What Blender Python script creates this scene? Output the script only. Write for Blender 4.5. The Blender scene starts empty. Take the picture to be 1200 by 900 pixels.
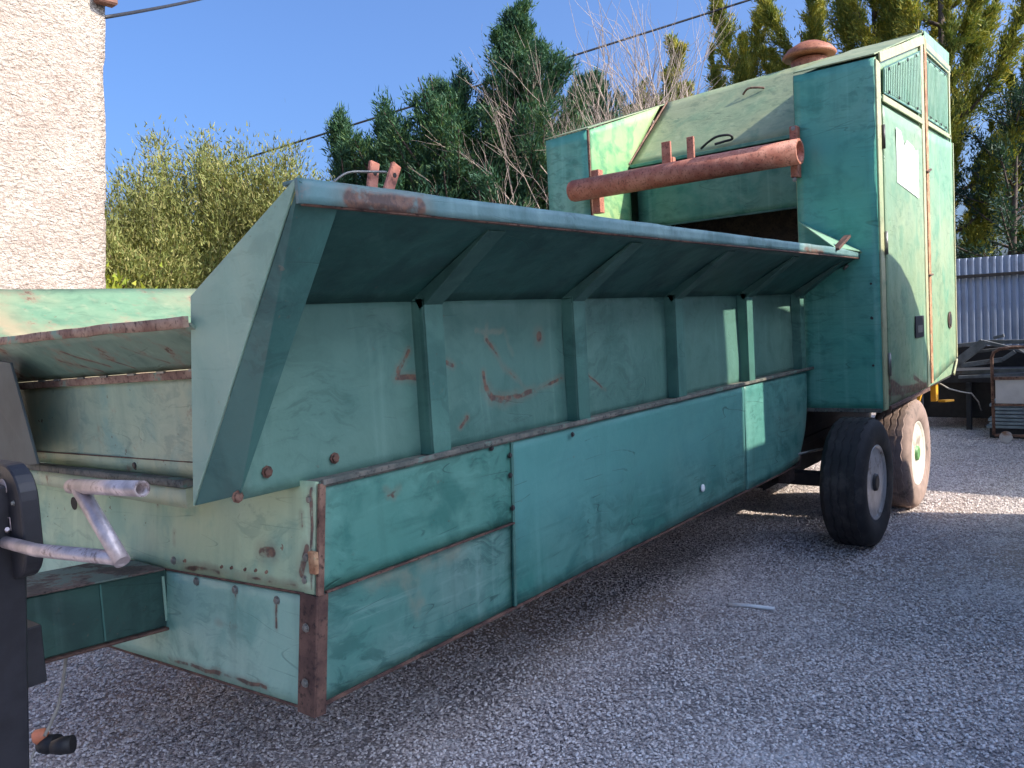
import bpy, bmesh, math, random
import numpy as np
from mathutils import Vector, Matrix, noise as mnoise

SC = bpy.context.scene
COL = SC.collection
H = 1.75            # heights below are measured from a datum 1.75 m above the gravel; every builder adds H
R = math.radians

# ------------------------------------------------------------------ camera
cam = bpy.data.cameras.new('camera')
cam.sensor_fit = 'HORIZONTAL'; cam.sensor_width = 36.0
cam.lens = 36.0 * 956.8 / 1200.0
cam.clip_start = 0.05; cam.clip_end = 2000
camo = bpy.data.objects.new('camera', cam); COL.objects.link(camo)
rt = Vector((0.61427534, -0.78687278, -0.05913576))
up = Vector((0.09255082, -0.00257991, 0.99570462))
bk = Vector((-0.78364543, -0.61710985, 0.07124094))
M = Matrix(((rt.x, up.x, bk.x), (rt.y, up.y, bk.y), (rt.z, up.z, bk.z)))
camo.matrix_world = Matrix.Translation((0, 0, H)) @ M.to_4x4()
SC.camera = camo

# ------------------------------------------------------------------ light
SUN_DIR = Vector((0.30, -1.0, 0.72)).normalized()        # towards the sun
world = bpy.data.worlds.new('World'); SC.world = world
world.use_nodes = True
wn = world.node_tree
sky = wn.nodes.new('ShaderNodeTexSky'); sky.sky_type = 'NISHITA'
sky.sun_disc = False
sky.sun_elevation = math.asin(SUN_DIR.z)
sky.sun_rotation = math.atan2(SUN_DIR.x, SUN_DIR.y)
sky.altitude = 100; sky.air_density = 0.8; sky.dust_density = 6.0; sky.ozone_density = 10.0
bg = wn.nodes['Background']; bg.inputs[1].default_value = 0.15
wn.links.new(sky.outputs[0], bg.inputs[0])
sl = bpy.data.lights.new('sun', 'SUN'); sl.energy = 3.5; sl.angle = R(0.53); sl.color = (1.0, 0.90, 0.76)
so = bpy.data.objects.new('sun', sl); COL.objects.link(so)
so.rotation_euler = SUN_DIR.to_track_quat('Z', 'Y').to_euler()
SC.view_settings.view_transform = 'Standard'; SC.view_settings.look = 'None'
SC.view_settings.exposure = 1.15; SC.view_settings.gamma = 1.0
SC.cycles.max_bounces = 6

# ------------------------------------------------------------------ node helpers
class NT:
    def __init__(s, name):
        s.m = bpy.data.materials.new(name); s.m.use_nodes = True
        s.t = s.m.node_tree; s.t.nodes.clear()
        s.out = s.t.nodes.new('ShaderNodeOutputMaterial')
        s.b = s.t.nodes.new('ShaderNodeBsdfPrincipled')
        s.t.links.new(s.b.outputs[0], s.out.inputs[0])
        s.tc = s.t.nodes.new('ShaderNodeTexCoord')
        s.obj = s.tc.outputs['Object']
    def set(s, sock, v):
        if isinstance(v, bpy.types.NodeSocket): s.t.links.new(v, sock)
        elif isinstance(v, (tuple, list)) and len(v) == 3 and sock.type == 'RGBA': sock.default_value = (*v, 1)
        else: sock.default_value = v
    def noise(s, scale, detail=4, vec=None, dist=0.0, rough=0.55):
        n = s.t.nodes.new('ShaderNodeTexNoise'); s.set(n.inputs['Vector'], vec or s.obj)
        n.inputs['Scale'].default_value = scale; n.inputs['Detail'].default_value = detail
        n.inputs['Distortion'].default_value = dist; n.inputs['Roughness'].default_value = rough
        return n.outputs['Fac']
    def noisec(s, scale, detail=3):
        n = s.t.nodes.new('ShaderNodeTexNoise'); s.set(n.inputs['Vector'], s.obj)
        n.inputs['Scale'].default_value = scale; n.inputs['Detail'].default_value = detail
        return n.outputs['Color']
    def vor(s, scale, vec=None, feature='F1', out='Distance', rnd=1.0):
        n = s.t.nodes.new('ShaderNodeTexVoronoi'); n.feature = feature
        s.set(n.inputs['Vector'], vec or s.obj); n.inputs['Scale'].default_value = scale
        n.inputs['Randomness'].default_value = rnd
        return n.outputs[out]
    def mp(s, rot=(0, 0, 0), scale=(1, 1, 1), loc=(0, 0, 0), vec=None):
        n = s.t.nodes.new('ShaderNodeMapping'); s.set(n.inputs['Vector'], vec or s.obj)
        n.inputs['Rotation'].default_value = rot; n.inputs['Scale'].default_value = scale
        n.inputs['Location'].default_value = loc
        return n.outputs[0]
    def rng(s, v, a, b, c=0.0, d=1.0, smooth=True):
        n = s.t.nodes.new('ShaderNodeMapRange'); n.interpolation_type = 'SMOOTHSTEP' if smooth else 'LINEAR'
        s.set(n.inputs[0], v)
        for i, q in enumerate((a, b, c, d)): n.inputs[i + 1].default_value = q
        return n.outputs[0]
    def ma(s, op, a, b=0.0, clamp=False):
        n = s.t.nodes.new('ShaderNodeMath'); n.operation = op; n.use_clamp = clamp
        s.set(n.inputs[0], a); s.set(n.inputs[1], b); return n.outputs[0]
    def vm(s, op, a, b=None, sc=None):
        n = s.t.nodes.new('ShaderNodeVectorMath'); n.operation = op
        s.set(n.inputs[0], a)
        if b is not None: s.set(n.inputs[1], b)
        if sc is not None: s.set(n.inputs['Scale'], sc)
        return n.outputs['Value'] if op in ('DOT_PRODUCT', 'LENGTH') else n.outputs[0]
    def mix(s, f, a, b, blend='MIX'):
        n = s.t.nodes.new('ShaderNodeMix'); n.data_type = 'RGBA'; n.blend_type = blend
        s.set(n.inputs[0], f); s.set(n.inputs[6], a); s.set(n.inputs[7], b); return n.outputs[2]
    def bump(s, h, strength=0.3, dist=0.01, prev=None):
        n = s.t.nodes.new('ShaderNodeBump'); n.inputs['Strength'].default_value = strength
        n.inputs['Distance'].default_value = dist; s.set(n.inputs['Height'], h)
        if prev: s.set(n.inputs['Normal'], prev)
        return n.outputs[0]
    def sep(s, v=None):
        n = s.t.nodes.new('ShaderNodeSeparateXYZ'); s.set(n.inputs[0], v or s.obj); return n.outputs
    def fin(s, color, rough=0.5, metal=0.0, normal=None, spec=0.5):
        s.set(s.b.inputs['Base Color'], color); s.set(s.b.inputs['Roughness'], rough)
        s.set(s.b.inputs['Metallic'], metal); s.b.inputs['Specular IOR Level'].default_value = spec
        if normal: s.t.links.new(normal, s.b.inputs['Normal'])
        return s.m

ROOT = Vector((4.0, 3.0, 0.0))      # base point of the trailer: local = world - ROOT
def loc(p): return (p[0] - ROOT.x, p[1] - ROOT.y, p[2] + H - ROOT.z)

def segmask(n, marks, warp=0.02, warpscale=9):
    """soft line marks: list of ((a),(b),width) in datum coordinates"""
    wv = n.vm('SCALE', n.vm('SUBTRACT', n.noisec(warpscale), (0.5, 0.5, 0.5)), sc=warp * 2)
    p = n.vm('ADD', n.obj, wv)
    tot = None
    for a, b, w in marks:
        a = Vector(loc(a)); b = Vector(loc(b)); ba = b - a
        pa = n.vm('SUBTRACT', p, tuple(a))
        h = n.ma('DIVIDE', n.vm('DOT_PRODUCT', pa, tuple(ba)), max(ba.dot(ba), 1e-6), clamp=True)
        nn = n.t.nodes.new('ShaderNodeVectorMath'); nn.operation = 'SCALE'
        nn.inputs[0].default_value = tuple(ba); n.set(nn.inputs['Scale'], h)
        d = n.vm('LENGTH', n.vm('SUBTRACT', pa, nn.outputs[0]))
        m = n.rng(d, w, w * 0.25)
        tot = m if tot is None else n.ma('MAXIMUM', tot, m)
    return tot

RUST = (0.115, 0.055, 0.038); RUST_L = (0.27, 0.155, 0.105); RUST_D = (0.045, 0.026, 0.022)

def paint(name, base, fade, deep, rust=0.62, brush=0.0, brushrot=(0, R(28), 0), scr=0.5, marks=None, faintmarks=None,
          chalk=None, rough=0.5, rustpatch=(0.0, 0.0), axis='y', grime=0.3, zfade=None):
    n = NT(name)
    tint = lambda q: (q[0] * 1.0, q[1] * .94, q[2] * .92)
    base, fade, deep = tint(base), tint(fade), tint(deep)
    chalky = tuple(min(1, 1.35 * q + .05) for q in fade)
    big = n.noise(0.9, 3); mid = n.noise(4.5, 5, dist=0.4); fine = n.noise(38, 4)
    c = n.mix(n.rng(big, 0.36, 0.64), base, fade)
    c = n.mix(n.ma('MULTIPLY', n.rng(mid, 0.48, 0.68), 0.75), c, deep)
    # dabs: short worn strokes the size of a hand
    dab = n.noise(1.0, 5, n.mp(rot=(0, R(35), 0), scale=(7, 7, 18), vec=n.vm('ADD', n.obj, n.vm('SCALE', n.noisec(3.0, 3), sc=.30))), dist=.6, rough=.68)
    dm = n.rng(n.noise(1.7, 3, n.mp(loc=(2, 8, 4))), .40, .62)
    c = n.mix(n.ma('MULTIPLY', n.ma('MULTIPLY', n.rng(dab, .50, .62), dm), .30 + .40 * scr), c, tuple(.62 * q for q in deep))
    c = n.mix(n.ma('MULTIPLY', n.ma('MULTIPLY', n.rng(dab, .46, .36), dm), .08 + .18 * scr), c, chalky)
    # vertical dirt runs
    run = n.noise(1.0, 5, n.mp(scale=(9, 9, 0.7)))
    c = n.mix(n.ma('MULTIPLY', n.rng(run, 0.5, 0.75), grime), c, tuple(0.55 * q for q in deep))
    run2 = n.noise(1.0, 4, n.mp(scale=(14, 14, 0.5), loc=(3, 1, 2)))
    c = n.mix(n.ma('MULTIPLY', n.rng(run2, 0.55, 0.8), 0.35), c, chalky)
    if brush:
        wv = n.vm('ADD', n.obj, n.vm('SCALE', n.noisec(1.3, 2), sc=.12))
        b1 = n.noise(1.0, 5, n.mp(rot=brushrot, scale=(1.6, 1.6, 30), vec=wv), dist=0.25, rough=.7)
        msk = n.rng(n.noise(2.2, 2, n.mp(loc=(5, 5, 5))), 0.44, 0.58)
        c = n.mix(n.ma('MULTIPLY', n.ma('MULTIPLY', n.rng(b1, 0.48, 0.70), msk), brush * .65), c, tuple(.75 * q for q in deep))
        b2 = n.noise(1.0, 4, n.mp(rot=(0, R(-34), 0), scale=(1.6, 1.6, 30), loc=(1, 2, 3), vec=wv), dist=0.2, rough=.7)
        c = n.mix(n.ma('MULTIPLY', n.ma('MULTIPLY', n.rng(b2, 0.52, 0.74), n.rng(msk, 1, 0)), brush * 0.3), c, chalky)
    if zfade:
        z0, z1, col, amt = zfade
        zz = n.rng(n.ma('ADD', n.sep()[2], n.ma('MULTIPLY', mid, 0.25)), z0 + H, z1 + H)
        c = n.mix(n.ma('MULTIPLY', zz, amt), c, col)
    # hairline scratches: iso-lines of long stretched noise, gated to patches
    sm = None
    for k, (ang, fx, fz_) in enumerate(((24, .8, 7), (-52, .7, 6), (68, .9, 8), (5, .6, 9))):
        l = n.noise(1.0, 1, n.mp(rot=(0, R(ang), 0), scale=(fx, fx, fz_), loc=(k * 3.1, k, k * 2.2)), dist=.35)
        line = n.rng(n.ma('ABSOLUTE', n.ma('SUBTRACT', l, .5 + .03 * k)), .0045, .001)
        g = n.rng(n.noise(2.6, 4, n.mp(loc=(k * 7.3, 3 + k, 1))), .56, .60)
        q = n.ma('MULTIPLY', line, g); sm = q if sm is None else n.ma('MAXIMUM', sm, q)
    c = n.mix(n.ma('MULTIPLY', sm, min(1, scr * .8)), c, tuple(0.4 * q for q in deep))
    # rust: freckles and patches
    rn = n.noise(7.0, 8, rough=0.72)
    fr = n.rng(rn, rust, rust + 0.05)
    fr2 = n.ma('MULTIPLY', n.rng(fine, 0.66, 0.70), n.rng(mid, 0.5, 0.6))
    rm = n.ma('MAXIMUM', fr, fr2 if rust < 0.75 else n.ma('MULTIPLY', fr2, 0.3))
    halo = n.ma('MULTIPLY', n.rng(rn, rust - 0.09, rust + 0.03), 0.5)
    c = n.mix(halo, c, RUST_L)
    rc = n.mix(n.rng(n.noise(22, 4), 0.35, 0.65), RUST, RUST_L)
    rc = n.mix(n.rng(n.noise(60, 3), 0.5, 0.7), rc, RUST_D)
    c = n.mix(n.ma('MULTIPLY', rm, .85), c, rc)
    if faintmarks:
        fm = segmask(n, faintmarks, 0.02)
        c = n.mix(n.ma('MULTIPLY', fm, n.rng(n.noise(16, 5), 0.25, 0.7, 0.0, 0.55)), c, chalk or (.26, .24, .17))
    if marks:
        wide = [(a, b, w * 2.1) for a, b, w in marks]
        mk = segmask(n, marks, 0.014); mw = segmask(n, wide, 0.02)
        brk = n.rng(n.noise(24, 5), .25, .6, .45, 1.0)
        c = n.mix(n.ma('MULTIPLY', n.ma('MULTIPLY', mw, brk), .40), c, (.20, .16, .11))
        c = n.mix(n.ma('MULTIPLY', n.ma('MULTIPLY', n.rng(mk, .25, .8), n.rng(brk, .4, .9)), .95), c, n.mix(n.rng(n.noise(40, 3), .4, .6), (.085, .05, .04), (.17, .09, .06)))
    h = n.ma('ADD', n.ma('MULTIPLY', mid, 0.8), n.ma('MULTIPLY', fine, 0.12))
    nb = n.bump(h, 0.35, 0.03)
    nb = n.bump(n.ma('SUBTRACT', n.ma('MULTIPLY', rm, n.noise(90, 3)), sm), 0.35, 0.004, nb)
    rr = n.ma('ADD', n.rng(mid, 0.3, 0.7, rough - 0.08, rough + 0.12), n.ma('MULTIPLY', rm, 0.35))
    return n.fin(c, rr, 0.0, nb, 0.5)

def rusty(name, a=RUST, b=RUST_L, green=None, gamt=0.5, rough=0.8):
    n = NT(name)
    c = n.mix(n.rng(n.noise(12, 6), 0.35, 0.65), a, b)
    c = n.mix(n.rng(n.noise(60, 4), 0.5, 0.72), c, tuple(q * 0.4 for q in a))
    if green: c = n.mix(n.rng(n.noise(6, 6, rough=.7), gamt, gamt + 0.06), c, green)
    return n.fin(c, rough, 0.0, n.bump(n.noise(70, 5), 0.5, 0.004))

def plain(name, col, rough=0.6, metal=0.0, var=0.25, scale=14, bump=0.2, dirt=None):
    n = NT(name)
    c = n.mix(n.rng(n.noise(scale, 5), 0.3, 0.7), tuple(q * (1 - var) for q in col), tuple(min(1, q * (1 + var)) for q in col))
    if dirt: c = n.mix(n.rng(n.noise(scale * 0.5, 6, rough=.7), 0.52, 0.66), c, dirt)
    return n.fin(c, rough, metal, n.bump(n.noise(scale * 5, 4), bump, 0.004))

y0 = 2.125
ARROW = [((2.559, y0, -.051), (2.67, y0, -.178), .014), ((2.67, y0, -.178), (2.792, y0, -.269), .012),
         ((2.525, y0, -.181), (2.535, y0, -.245), .016), ((2.535, y0, -.245), (2.575, y0, -.295), .024), ((2.575, y0, -.295), (2.65, y0, -.312), .026),
         ((2.65, y0, -.312), (2.864, y0, -.291), .022), ((2.864, y0, -.291), (3.079, y0, -.257), .013),
         ((2.109, y0, -.072), (2.052, y0, -.13), .014), ((2.052, y0, -.13), (2.041, y0, -.16), .016), ((2.041, y0, -.16), (2.144, y0, -.169), .018),
         ((2.28, y0, -.12), (2.334, y0, -.139), .014), ((2.92, y0, -.05), (2.922, y0, -.058), .03),
         ((3.282, y0, -.255), (3.444, y0, -.34), .009), ((2.36, y0, -.381), (2.40, y0, -.35), .012)]
FAINT = [((2.498, y0, -.014), (2.674, y0, -.021), .022), ((2.674, y0, -.021), (2.734, y0, -.125), .022), ((2.56, y0, .02), (2.559, y0, -.051), .02)]
M_ = {}
M_['wall'] = paint('faded_green_wall_paint', (.080, .20, .165), (.12, .25, .20), (.055, .16, .13), rust=.80, marks=ARROW, faintmarks=FAINT, scr=.25, grime=.2)
sm = [((1.877, 2.04, -.547), (1.93, 2.04, -.537), .012), ((1.869, 2.04, -.52), (1.90, 2.04, -.556), .012)]
M_['side_up'] = paint('scratched_teal_side_paint', (.065, .235, .19), (.11, .30, .24), (.025, .15, .12), rust=.82, brush=.6, scr=.7, marks=sm, rough=.45)
M_['side_low'] = paint('brushed_deep_green_side_paint', (.06, .21, .175), (.17, .30, .26), (.02, .12, .105), rust=.84, brush=1.0, scr=.8, rough=.42, faintmarks=[((1.80, 2.05, -.81), (2.25, 2.05, -.82), .075), ((1.95, 2.05, -.86), (2.0, 2.05, -.98), .06)], chalk=(.24, .24, .17))
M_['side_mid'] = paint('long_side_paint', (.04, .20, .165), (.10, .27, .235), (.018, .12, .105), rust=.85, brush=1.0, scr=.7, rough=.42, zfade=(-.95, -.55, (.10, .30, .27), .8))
M_['side_rear'] = paint('rear_side_paint', (.07, .25, .22), (.11, .30, .26), (.03, .17, .15), rust=.84, brush=.7, scr=.6, rough=.42)
M_['front'] = paint('pale_green_front_paint', (.31, .52, .37), (.42, .57, .36), (.23, .44, .33), rust=.735, scr=.35, marks=[((1.56, 2.80, -.815), (1.56, 2.58, -.80), .016), ((1.56, 2.33, -.70), (1.56, 2.27, -.69), .028), ((1.56, 2.40, -.795), (1.56, 2.15, -.785), .010), ((1.59, 2.075, -.47), (1.56, 2.068, -.78), .014), ((1.59, 2.12, -.56), (1.58, 2.12, -.60), .012), ((1.57, 2.095, -.66), (1.56, 2.12, -.74), .020), ((1.57, 2.88, -.70), (1.57, 2.88, -.74), .012), ((1.59, 3.0, -.52), (1.58, 3.0, -.60), .010)],
                    faintmarks=[((1.54, 2.10, -.78), (1.54, 2.9, -.80), .03)], rough=.5)
M_['front_low'] = paint('mint_green_front_paint', (.25, .50, .40), (.32, .54, .43), (.16, .38, .31), rust=.78, scr=.4, marks=[((1.55, 2.60, -.985), (1.55, 2.48, -.975), .012), ((1.55, 2.245, -.86), (1.54, 2.245, -.93), .010), ((1.55, 2.48, -.86), (1.54, 2.485, -.91), .008), ((1.52, 2.3, -1.14), (1.52, 2.9, -1.17), .012)], rough=.45)
M_['sheet'] = paint('weathered_front_sheet_paint', (.33, .48, .34), (.46, .52, .34), (.20, .39, .33), rust=.66, scr=.3, rough=.55)
M_['plate'] = paint('smooth_sage_green_paint', (.235, .41, .32), (.275, .44, .345), (.205, .37, .29), rust=.9, scr=.05, grime=.08, rough=.5)
M_['flange'] = paint('dark_teal_frame_paint', (.035, .12, .105), (.06, .17, .145), (.025, .09, .08), rust=.84, scr=.3)
M_['rafter'] = paint('rafter_paint', (.03, .095, .08), (.05, .13, .11), (.02, .07, .06), rust=.84, scr=.3)
M_['post'] = paint('teal_post_paint', (.055, .17, .14), (.10, .25, .20), (.035, .12, .10), rust=.78, scr=.3)
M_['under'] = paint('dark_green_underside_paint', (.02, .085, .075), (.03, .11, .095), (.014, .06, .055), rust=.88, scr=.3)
M_['rim'] = paint('worn_rim_paint', (.10, .22, .23), (.16, .29, .29), (.06, .15, .15), rust=.70, scr=.3,
                  marks=[((1.50, 1.69, .36), (1.75, 1.69, .36), .05), ((5.15, 1.69, .36), (5.5, 1.69, .345), .03)])
M_['far'] = paint('rust_stained_far_flare_paint', (.14, .26, .16), (.30, .25, .155), (.09, .21, .13), rust=.62, scr=.2, rough=.6)
M_['lipunder'] = paint('stained_lip_paint', (.15, .27, .21), (.21, .32, .24), (.10, .21, .17), rust=.60, scr=.2, rough=.6,
                       marks=[((1.40, 3.3, -.03), (1.46, 3.1, -.08), .012), ((1.36, 3.2, 0), (1.44, 3.0, -.06), .012), ((1.36, 2.75, 0), (1.45, 2.6, -.06), .008), ((1.38, 3.0, 0), (1.46, 2.86, -.07), .008)])
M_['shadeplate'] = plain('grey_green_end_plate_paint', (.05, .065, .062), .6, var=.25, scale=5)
M_['lipedge'] = rusty('rust_worn_edge', (.22, .12, .085), (.40, .27, .19), (.20, .28, .20), .56)
M_['col'] = paint('column_front_paint', (.075, .37, .29), (.13, .40, .32), (.045, .27, .215), rust=.86, brush=.5, scr=.5, rough=.42)
M_['side'] = paint('sun_faded_housing_side_paint', (.17, .34, .21), (.27, .37, .225), (.10, .27, .17), rust=.83, scr=.3, grime=.15, rough=.45)
M_['door1'] = paint('door_paint_with_rusty_foot', (.20, .34, .215), (.28, .38, .23), (.13, .28, .18), rust=.82, scr=.3, grime=.15, rough=.45, marks=[((6.50, 1.54, -.66), (7.75, 1.54, -.73), .05), ((6.55, 1.54, -.60), (6.9, 1.54, -.70), .06), ((6.50, 1.54, -.45), (6.50, 1.54, -.72), .025), ((7.3, 1.54, -.62), (7.6, 1.54, -.70), .03)])
M_['roof'] = paint('chalky_roof_paint', (.22, .31, .18), (.28, .33, .19), (.15, .25, .15), rust=.80, scr=.5, grime=.1, rough=.6)
M_['patchy'] = paint('patchy_bright_green_paint', (.05, .33, .14), (.33, .47, .22), (.04, .25, .12), rust=.86, scr=.3, grime=.1, rough=.45)
M_['inner'] = paint('housing_inner_panel_paint', (.09, .27, .20), (.13, .30, .22), (.045, .22, .165), rust=.85, scr=.5)
M_['trim'] = paint('yellowed_trim_paint', (.36, .42, .24), (.45, .44, .27), (.24, .34, .2), rust=.66, scr=.2, rough=.5)
M_['louvre'] = paint('louvre_green_paint', (.19, .39, .27), (.25, .43, .30), (.14, .32, .22), rust=.84, scr=.2)
M_['rust'] = rusty('dark_rust'); M_['rust2'] = rusty('corner_rust', (.07, .035, .028), (.16, .085, .06))
M_['strip'] = rusty('rust_orange_strip', (.30, .13, .06), (.50, .30, .16), (.22, .34, .20), .60)
M_['pipe'] = rusty('red_oxide_primer', (.33, .11, .07), (.44, .19, .13), rough=.6)
M_['cap'] = rusty('vent_red_brown', (.26, .085, .04), (.36, .14, .075), rough=.6)
M_['ledge'] = rusty('grimy_ledge', (.09, .10, .085), (.19, .17, .14), (.12, .2, .16), .55)
M_['dark'] = plain('black_painted_steel', (.018, .018, .022), .5)
M_['void'] = plain('dark_greasy_steel_and_shade', (.02, .017, .016), .8)  # greasy steel, and the black put in for shadow under the housing
M_['brown'] = rusty('brown_inside_steel', (.035, .024, .02), (.07, .045, .035))
M_['beam'] = paint('dark_drawbar_paint', (.016, .06, .05), (.025, .08, .065), (.01, .04, .035), rust=.80, scr=.3, zfade=None)
M_['beamtop'] = rusty('worn_drawbar_top', (.06, .045, .04), (.15, .10, .085), (.11, .15, .125), .50)
M_['zinc'] = plain('dull_galvanised_tube', (.50, .43, .42), .42, .55, .3, 20, .3, (.16, .12, .11))
M_['bolt'] = plain('grey_bolt_steel', (.22, .22, .2), .45, .6)
M_['bolt_d'] = plain('dark_bolt_steel', (.05, .045, .045), .5, .4)
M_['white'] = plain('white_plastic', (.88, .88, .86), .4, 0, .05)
M_['notice'] = plain('bleached_paper_notice', (.86, .88, .87), .6, 0, .04, 6)
M_['tyre'] = plain('dark_rubber', (.022, .021, .022), .75, 0, .3, 9, .4, (.05, .045, .042))
M_['tyre_sunlit'] = plain('dusty_sunlit_rubber', (.30, .215, .18), .85, 0, .2, 9, .4, (.13, .10, .085))  # dust plus sunlight painted into the rear tyre's pale colour
M_['wheel'] = plain('scuffed_silver_wheel', (.50, .51, .54), .38, .6, .2, 8, .3, (.12, .10, .09))
M_['wheelw'] = plain('cream_painted_wheel', (.62, .58, .5), .6, 0, .15, 8, .3, (.3, .25, .2))
M_['hubg'] = plain('green_hub_paint', (.12, .28, .1), .5)
M_['yellow'] = plain('yellow_painted_steel', (.72, .36, .02), .5, 0, .15, 8, .2, (.35, .16, .03))
M_['cord'] = plain('dirty_cable_sheath', (.28, .26, .22), .6)
M_['orange'] = plain('orange_plug_cap', (.62, .20, .10), .5)
M_['black'] = plain('black_rubber_cable', (.015, .015, .017), .6)

# ------------------------------------------------------------------ object helpers
def tag(o, label=None, cat=None, group=None, kind=None):
    for k, v in (('label', label), ('category', cat), ('group', group), ('kind', kind)):
        if v: o[k] = v
    return o
def empty(name, p, label, cat, group=None):
    o = bpy.data.objects.new(name, None); COL.objects.link(o); o.location = p
    o.empty_display_size = .2
    return tag(o, label, cat, group)
def link(name, me, mat, parent=None, origin=None, smooth=False):
    """me is authored in datum coordinates (z + H = world); origin = world origin of the object"""
    base = Vector((0, 0, 0)); q = parent
    while q is not None: base += q.location; q = q.parent
    org = base if parent is not None else Vector(origin or (0, 0, 0))
    me.transform(Matrix.Translation(Vector((0, 0, H)) - org))
    if not me.materials: me.materials.append(mat)
    o = bpy.data.objects.new(name, me); COL.objects.link(o)
    if parent is not None: o.parent = parent
    else: o.location = org
    if smooth:
        for p in me.polygons: p.use_smooth = True
    return o
def bmfin(name, bm, mat, parent=None, bev=0.0, origin=None, smooth=False):
    bmesh.ops.recalc_face_normals(bm, faces=bm.faces)
    if bev > 0:
        es = [e for e in bm.edges if len(e.link_faces) == 2 and e.calc_face_angle(0) > .6]
        bmesh.ops.bevel(bm, geom=es, offset=bev, segments=1, affect='EDGES', clamp_overlap=True)
    me = bpy.data.meshes.new(name); bm.to_mesh(me); bm.free()
    return link(name, me, mat, parent, origin, smooth)
def addbox(bm, a, b):
    vs = [bm.verts.new((x, y, z)) for x in (a[0], b[0]) for y in (a[1], b[1]) for z in (a[2], b[2])]
    for f in ((0, 1, 3, 2), (4, 6, 7, 5), (0, 4, 5, 1), (2, 3, 7, 6), (0, 2, 6, 4), (1, 5, 7, 3)):
        bm.faces.new([vs[i] for i in f])
    return vs
def box(name, a, b, mat, parent=None, bev=.003, origin=None):
    bm = bmesh.new(); addbox(bm, a, b); return bmfin(name, bm, mat, parent, bev, origin)
def addbeam(bm, a, b, w, h, upv=(0, 0, 1)):
    a = Vector(a); b = Vector(b); d = (b - a).normalized(); s = d.cross(Vector(upv))
    if s.length < 1e-4: s = d.cross(Vector((1, 0, 0)))
    s.normalize(); u = s.cross(d).normalized()
    vs = [bm.verts.new(p + s * (i * w / 2) + u * (j * h / 2)) for p in (a, b) for i, j in ((-1, -1), (1, -1), (1, 1), (-1, 1))]
    for f in ((0, 1, 2, 3), (4, 7, 6, 5), (0, 4, 5, 1), (1, 5, 6, 2), (2, 6, 7, 3), (3, 7, 4, 0)):
        bm.faces.new([vs[i] for i in f])
def beam(name, a, b, w, h, mat, parent=None, upv=(0, 0, 1), bev=.003, origin=None):
    bm = bmesh.new(); addbeam(bm, a, b, w, h, upv); return bmfin(name, bm, mat, parent, bev, origin)
def plate(name, pts, t, mat, parent=None, bev=.0015, away=None, origin=None):
    """flat polygon given thickness t along its normal (pointing away from 'away')"""
    pts = [Vector(p) for p in pts]
    nrm = Vector((0, 0, 0))
    for i in range(len(pts)):
        p, q = pts[i], pts[(i + 1) % len(pts)]; nrm += p.cross(q)
    nrm.normalize()
    if away is not None and nrm.dot(Vector(away)) > 0: nrm = -nrm
    bm = bmesh.new()
    f = [bm.verts.new(p) for p in pts]; g = [bm.verts.new(p + nrm * t) for p in pts]
    bm.faces.new(f); bm.faces.new(g[::-1])
    for i in range(len(pts)):
        j = (i + 1) % len(pts); bm.faces.new((f[i], g[i], g[j], f[j]))
    return bmfin(name, bm, mat, parent, bev, origin)
def sheet(name, fn, nu, nv, t, mat, parent=None, dent=.004, seed=0, wob=.0, origin=None):
    """curved / dented sheet metal: fn(u,v) -> point; real thickness t"""
    P = [[Vector(fn(i / nu, j / nv)) for j in range(nv + 1)] for i in range(nu + 1)]
    c = (P[1][0] - P[0][0]).cross(P[0][1] - P[0][0]).normalized()
    bm = bmesh.new(); A = []; B = []
    for i in range(nu + 1):
        ra, rb = [], []
        for j in range(nv + 1):
            p = P[i][j]
            i0, i1, j0, j1 = max(i - 1, 0), min(i + 1, nu), max(j - 1, 0), min(j + 1, nv)
            nn = (P[i1][j] - P[i0][j]).cross(P[i][j1] - P[i][j0])
            nn = nn.normalized() if nn.length > 1e-9 else c
            k = dent * (mnoise.noise(p * 2.3 + Vector((seed, 0, 0))) + .5 * mnoise.noise(p * 6 + Vector((0, seed, 0))))
            e = 1 if (i in (0, nu) or j in (0, nv)) else 0
            q = p + nn * k * (.35 if e else 1)
            if wob and e: q = q + Vector((0, 0, wob * mnoise.noise(p * 5 + Vector((seed, 3, 0)))))
            ra.append(bm.verts.new(q)); rb.append(bm.verts.new(q + nn * t))
        A.append(ra); B.append(rb)
    for i in range(nu):
        for j in range(nv):
            f1 = bm.faces.new((A[i][j], A[i + 1][j], A[i + 1][j + 1], A[i][j + 1])); f1.smooth = True
            f2 = bm.faces.new((B[i][j], B[i][j + 1], B[i + 1][j + 1], B[i + 1][j])); f2.smooth = True
    for i in range(nu):
        bm.faces.new((A[i][0], B[i][0], B[i + 1][0], A[i + 1][0])); bm.faces.new((A[i][nv], A[i + 1][nv], B[i + 1][nv], B[i][nv]))
    for j in range(nv):
        bm.faces.new((A[0][j], A[0][j + 1], B[0][j + 1], B[0][j])); bm.faces.new((A[nu][j], B[nu][j], B[nu][j + 1], A[nu][j + 1]))
    for e in bm.edges:
        if len(e.link_faces) == 2 and e.calc_face_angle(0) > 1.0: e.smooth = False
    return bmfin(name, bm, mat, parent, 0, origin)
def bil(a, b, c, d):
    """a,b,c,d = (u0v0, u1v0, u1v1, u0v1)"""
    a, b, c, d = map(Vector, (a, b, c, d))
    return lambda u, v: (a * (1 - u) + b * u) * (1 - v) + (d * (1 - u) + c * u) * v
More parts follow.
